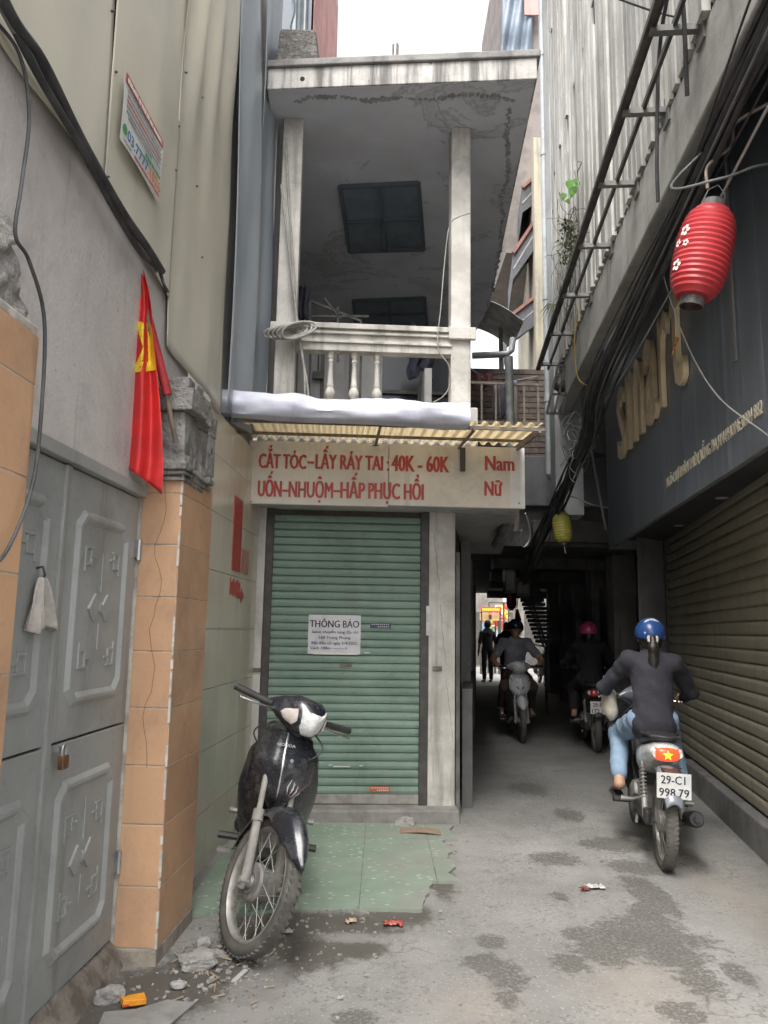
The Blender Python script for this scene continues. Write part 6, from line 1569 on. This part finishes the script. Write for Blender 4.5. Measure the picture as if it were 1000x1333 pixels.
pt = [((0, HC.y-.115, HC.z-.035), (0, HC.y-.135, HC.z-.10), .026, .034), ((0, HC.y-.135, HC.z-.10), (.004, HC.y-.125, HC.z-.20), .034, .036), ((.004, HC.y-.125, HC.z-.20), (.006, HC.y-.145, HC.z-.36), .036, .028), ((.006, HC.y-.145, HC.z-.36), (.0, HC.y-.16, HC.z-.47), .026, .008)]
link('ponytail', sdf_mesh('ponytail', pt, .007, .02, .0015, 60), m_hair, W1)
MB().tube([(.03*math.cos(a_), HC.y-.118+.012*math.sin(a_), HC.z-.04+.028*math.sin(a_)) for a_ in [i*.52 for i in range(12)]], [.010+.004*(i % 2) for i in range(12)], 8, closed=True).build('scrunchie', mat('scrunchie', (.62, .55, .45), (.4, .33, .25), 50, rough=.8), W1, smooth=60)
# pale bag hung in front of her
bgl = WOM[0]+Matrix.Rotation(WOM[1], 3, 'Z') @ Vector((-.20, .16, .83))
bgo = thing('shopping_bag', 'pale canvas bag carried in front of the ponytailed rider', 'bag', loc=bgl)
link('pouch', sdf_mesh('pouch', [((0, 0, 0), (-.02, 0, .14), .07, .045, (1, 0, 0), 1.5), ((0, .04, .02), (-.01, .03, .1), .05, .05)], .009, .03, .006, 30), cloth('canvas', (.48, .44, .37)), bgo)
MB().tube([(-.03, -.02, .16), (-.05, -.02, .2), (-.04, .02, .22), (-.02, .04, .16)], .006, 6).build('strap', m_rag, bgo)
black_t = cloth('black_top', (.014, .015, .015)); dark_tr = cloth('dark_trousers', (.03, .022, .022))
rider('person in black with a pink helmet riding away into the passage', WO2, black_t, dark_tr, paint('pink_helmet', (.50, .055, .16), .3), s=.97, hy=-.16, foot=(-.03, .315), face=True, elbow=.05)
grey_s = cloth('grey_polo', (.27, .26, .29)); brown = cloth('brown_shorts', (.07, .04, .035))
t = NT('dark_helmet'); t.b.inputs['Base Color'].default_value = lin((.02, .028, .05)); t.b.inputs['Roughness'].default_value = .3; m_dh = t.m
MN, HC, hr, an_ = rider('man in grey polo shirt and dark helmet riding towards the street', MAN, grey_s, brown, m_dh, s=1.04, hy=-.12, sleeves='short', foot=(-.02, .31), elbow=.07, cropped=True)
hyy, hz, nk, che, wai = an_
for sx in (-1, 1): MB().add([(sx*.012, nk[1]+.062, nk[2]-.055), (sx*.05, nk[1]+.055, nk[2]-.01), (sx*.062, nk[1]+.02, nk[2]+.022), (sx*.085, nk[1]+.035, nk[2]-.03)], [(0, 1, 2, 3)]).build('collar', grey_s, MN, solid=.006)
# standing figures far down the passage
def stander(label, p, top, legs_, hgt=1.6, rz=0):
    T = thing('person', label, 'person', loc=p, rz=rz); k = hgt/1.7; b_ = []; u_ = []; l_ = []
    b_ += [((0, 0, 1.05*k), (0, 0, 1.40*k), .11, .12, (0, 1, 0), 1.3), ((0, 0, 1.40*k), (0, .01, 1.5*k), .06, .05), ((0, .01, 1.58*k), (0, .01, 1.62*k), .085, .09)]
    for sx in (-1, 1):
        b_ += [((sx*.18, 0, 1.37*k), (sx*.24, -.02, 1.10*k), .045, .038), ((sx*.24, -.02, 1.10*k), (sx*.24, .06, .86*k), .036, .026), ((sx*.24, .06, .86*k), (sx*.235, .08, .78*k), .03, .02), ((sx*.09, 0, .92*k), (sx*.1, 0, .48*k), .075, .052), ((sx*.1, 0, .48*k), (sx*.1, -.01, .08*k), .05, .036), ((sx*.1, -.01, .04*k), (sx*.11, .12, .03*k), .035, .028)]
        b_ += [((sx*(.228+.008*q), .08, .78*k), (sx*(.228+.008*q), .09, .72*k), .009, .007, None, 1, .006) for q in range(-1, 4)]
        u_ += [((sx*.18, 0, 1.37*k), (sx*.24, -.02, 1.12*k), .06, .055)]; l_ += [((sx*.09, 0, .92*k), (sx*.1, 0, .48*k), .09, .068), ((sx*.1, 0, .48*k), (sx*.1, -.01, .12*k), .068, .055)]
    u_ += [((0, 0, .98*k), (0, 0, 1.38*k), .15, .15, (0, 1, 0), 1.35), ((0, 0, 1.38*k), (0, 0, 1.42*k), .12, .09)]
    link('body', sdf_mesh('body', b_, .012, .03), m_skin, T); link('top', sdf_mesh('top', u_, .014, .04, .004, 16), top, T); link('trousers', sdf_mesh('trousers', l_, .014, .04, .004, 18), legs_, T)
    link('hair', sdf_mesh('hair', [((0, -.02, 1.62*k), (0, -.02, 1.66*k), .096, .092)], .012, .02), m_hair, T)
stander('standing figure in black clothes at the far mouth of the passage', atz(635, 888), black_t, dark_tr, 1.62, .3)
stander('standing figure in a dark blue shirt behind the riding man', atz(660, 893), cloth('blue_shirt', (.02, .03, .09)), dark_tr, 1.55, 2.8)

# ================================================================== RUBBLE AND LITTER
def stone(label, px, py, size, sq=(1, 1, .7), m_=None, seed=0, rz=0, name='stone'):
    random.seed(seed); p = atz(px, py)
    pr = []
    for i in range(6): pr.append(((random.uniform(-.5, .5)*sq[0]*size, random.uniform(-.5, .5)*sq[1]*size, 0), (random.uniform(-.5, .5)*sq[0]*size, random.uniform(-.5, .5)*sq[1]*size, random.uniform(0, .5)*sq[2]*size), size*.30*sq[2], size*.28*sq[2]))
    bx = size*.5
    me = sdf_mesh(name, pr, size*.035, size*.05, size*.03, 7/size)
    zmin = min(v.co.z for v in me.vertices)
    o = link(name, me, m_ or m_rub); o.location = (p.x, p.y, -zmin-size*.06); o.rotation_euler = (0, 0, rz)
    return tag(o, label, 'stone' if name != 'litter' else 'litter')
m_rub = mat('rubble_concrete', (.33, .32, .30), (.22, .21, .2), 25, rough=.9, bump=.8, bsc=70)
def block(label, px, py, sx, sy, sz, rz, seed):
    random.seed(seed); p = atz(px, py); b_ = bmesh.new(); bmesh.ops.create_cube(b_, size=1); bmesh.ops.subdivide_edges(b_, edges=b_.edges, cuts=9, use_grid_fill=True)
    for v in b_.verts:
        c = v.co.copy(); n1 = mnoise.noise(c*2.2+Vector((seed, 0, 0))); n2 = mnoise.noise(c*6+Vector((0, seed, 0)))
        q = c*(1-.5*max(0, (abs(c.x)+abs(c.y)+abs(c.z)-.95)))
        v.co = Vector((q.x*sx, q.y*sy, (q.z+.5)*sz)) * (1+.2*n1+.08*n2)
    me = bpy.data.meshes.new('stone'); b_.to_mesh(me); b_.free()
    o = link('stone', me, m_rub, bevel=0); o.location = (p.x, p.y, -.008); o.rotation_euler = (R(4), R(-5), rz); return tag(o, label, 'stone')
block('large broken concrete lump beside the front wheel of the parked motorbike', 258, 1258, .135, .10, .055, R(20), 3)
block('small concrete lump just behind the large one by the wheel', 264, 1232, .055, .045, .04, R(40), 5)
block('long concrete lump lying by the gate behind the orange packet', 143, 1304, .10, .05, .055, R(20), 8)
block('grey stone lying before the salon step', 529, 1076, .13, .10, .065, R(-10), 11)
block('flat concrete chip lying right of the large lump', 285, 1243, .07, .04, .018, R(-10), 13)
p = atz(195, 1322)
tag(MB().prism([(-.16, -.12), (.06, -.13), (.15, .06), (.10, .07), (.05, .09), (-.05, .03), (-.16, .02)], .002, .012, Matrix.Translation((p.x, p.y, 0)) @ Matrix.Rotation(R(8), 4, 'Z')).build('tile_shard', mat('grey_shard', (.27, .265, .25), (.21, .205, .195), 9, rough=.7), bevel=.003), 'flat grey broken tile lying under the orange packet', 'tile')
cg = atz(178, 1306, .012)
cp = thing('cigarette_packet', 'crushed orange cigarette packet lying on a grey broken tile', 'packet', loc=(cg.x, cg.y, .013), rz=R(28))
m_or = mat('orange_card', (.75, .30, .015), (.65, .25, .012), 30, rough=.45)
MB().box(-.03, .028, -.022, .022, 0, .02, j=.003).build('box', m_or, cp, bevel=.002); MB().box(-.056, -.031, -.024, .020, .0, .018, Matrix.Rotation(R(7), 4, 'Y'), j=.003).build('lid', m_or, cp, bevel=.002); MB().box(-.0315, -.0285, -.02, .02, .003, .019).build('foil', m_steel, cp)
b_ = MB()
for k in range(3): b_.box(-.052+.007*k, -.047+.007*k, -.0255, -.0235, .004, .012)
b_.build('print', m_redlens, cp)
p = atz(546, 1086); tag(MB().grid(lambda u, v: Vector((p.x-.13+.27*u, p.y-.05+.11*v-.04*u, .018+.012*math.sin(u*3)+.004*v)), 8, 4).build('cardboard', mat('cardboard', (.27, .19, .13), (.2, .15, .11), 9, rough=.85), solid=.004), 'flat brown scrap of cardboard before the salon step', 'cardboard')
def scrap(label, px, py, w_, d_, m_, seed, z=.004, cat='litter', name='scrap'):
    random.seed(seed); p = atz(px, py)
    return tag(MB().grid(lambda u, v: Vector((p.x+(u-.5)*w_+.01*mnoise.noise(Vector((u*5, v*5, seed))), p.y+(v-.5)*d_+.02*mnoise.noise(Vector((u*4, v*4, seed+9))), z+.010+.018*mnoise.noise(Vector((u*6, v*6, seed+3))))), 9, 7).build(name, m_, smooth=50, solid=.0015), label, cat)
scrap('crumpled red wrapper at the edge of the green tiles', 512, 1205, .09, .05, mat('red_wrap', (.5, .04, .035), (.6, .2, .15), 40, rough=.35), 2)
scrap('crumpled white wrapper lying in the road', 775, 1157, .10, .06, mat('white_wrap', (.6, .57, .55), (.45, .42, .4), 40, rough=.4), 4)
scrap('small red brown scrap beside the white wrapper in the road', 762, 1160, .05, .035, mat('brown_wrap', (.20, .06, .045), rough=.5), 6)
scrap('small pale scrap of paper before the green tiles', 457, 1202, .05, .04, mat('tan_scrap', (.5, .38, .27), rough=.8), 7)
scrap('dirty white plastic scrap beside the front tyre', 373, 1216, .06, .035, mat('white_wrap', (.6, .57, .55)), 9)
p = atz(232, 1287); ct = thing('tin_lid', 'squashed white tin lid lying by the broken tile', 'lid', loc=(p.x, p.y, .006))
MB().lathe([(.028, 0), (.031, .004), (.031, .014), (.026, .014), (.024, .006)], 18, Matrix.Diagonal((1, .75, 1, 1))).build('lid', mat('white_tin', (.5, .5, .49), (.3, .28, .26), 40, rough=.4), ct, smooth=40)
p, q = atz(304, 1281), atz(320, 1266); tag(MB().bar((p.x, p.y, .008), (q.x, q.y, .009), .02, .006).build('plastic_strip', mat('strip', (.42, .43, .42), rough=.5)), 'pale plastic strip lying near the large concrete lump', 'strip')
random.seed(31)
gv = MB()
def chip(px, py, s):
    p = atz(px, py)
    if p.x < -.82 and 3.3 < p.y < 3.9: return
    e = Matrix.Translation((p.x, p.y, s*.25)) @ Matrix.Rotation(random.random()*6, 4, 'Z') @ Matrix.Rotation(random.uniform(-.4, .4), 4, 'X')
    gv.box(-s*.5, s*.5, -s*.35, s*.35, -s*.22, s*.25, e, j=s*.16)
for k in range(240): chip(random.gauss(290, 70), random.gauss(1262, 28), random.choice((.006, .008, .01, .014, .02)))
for k in range(110): chip(random.gauss(450, 60), random.gauss(1205, 16), random.choice((.005, .008, .01, .016)))
for k in range(120): chip(random.uniform(330, 990), random.uniform(1060, 1330), random.choice((.004, .006, .008)))
for k in range(30): chip(random.gauss(560, 30), random.gauss(1090, 25), random.choice((.006, .01, .015)))
tag(gv.build('gravel', mat('gravel_chips', (.33, .32, .30), (.2, .19, .17), 60, .4, .6, rough=.9)), 'loose gravel and mortar crumbs scattered on the road', None, None, 'stuff')
sk2 = MB()
for k in range(26):
    p = atz(random.gauss(270, 40), random.gauss(1268, 22)); a_ = random.random()*3.1; L_ = random.uniform(.02, .06)
    sk2.bar((p.x, p.y, .006), (p.x+L_*math.cos(a_), p.y+L_*math.sin(a_), .009), .004)
tag(sk2.build('straw_bits', mat('straw', (.34, .28, .19), rough=.8)), 'short bits of straw and twigs on the muddy ground', None, None, 'stuff')
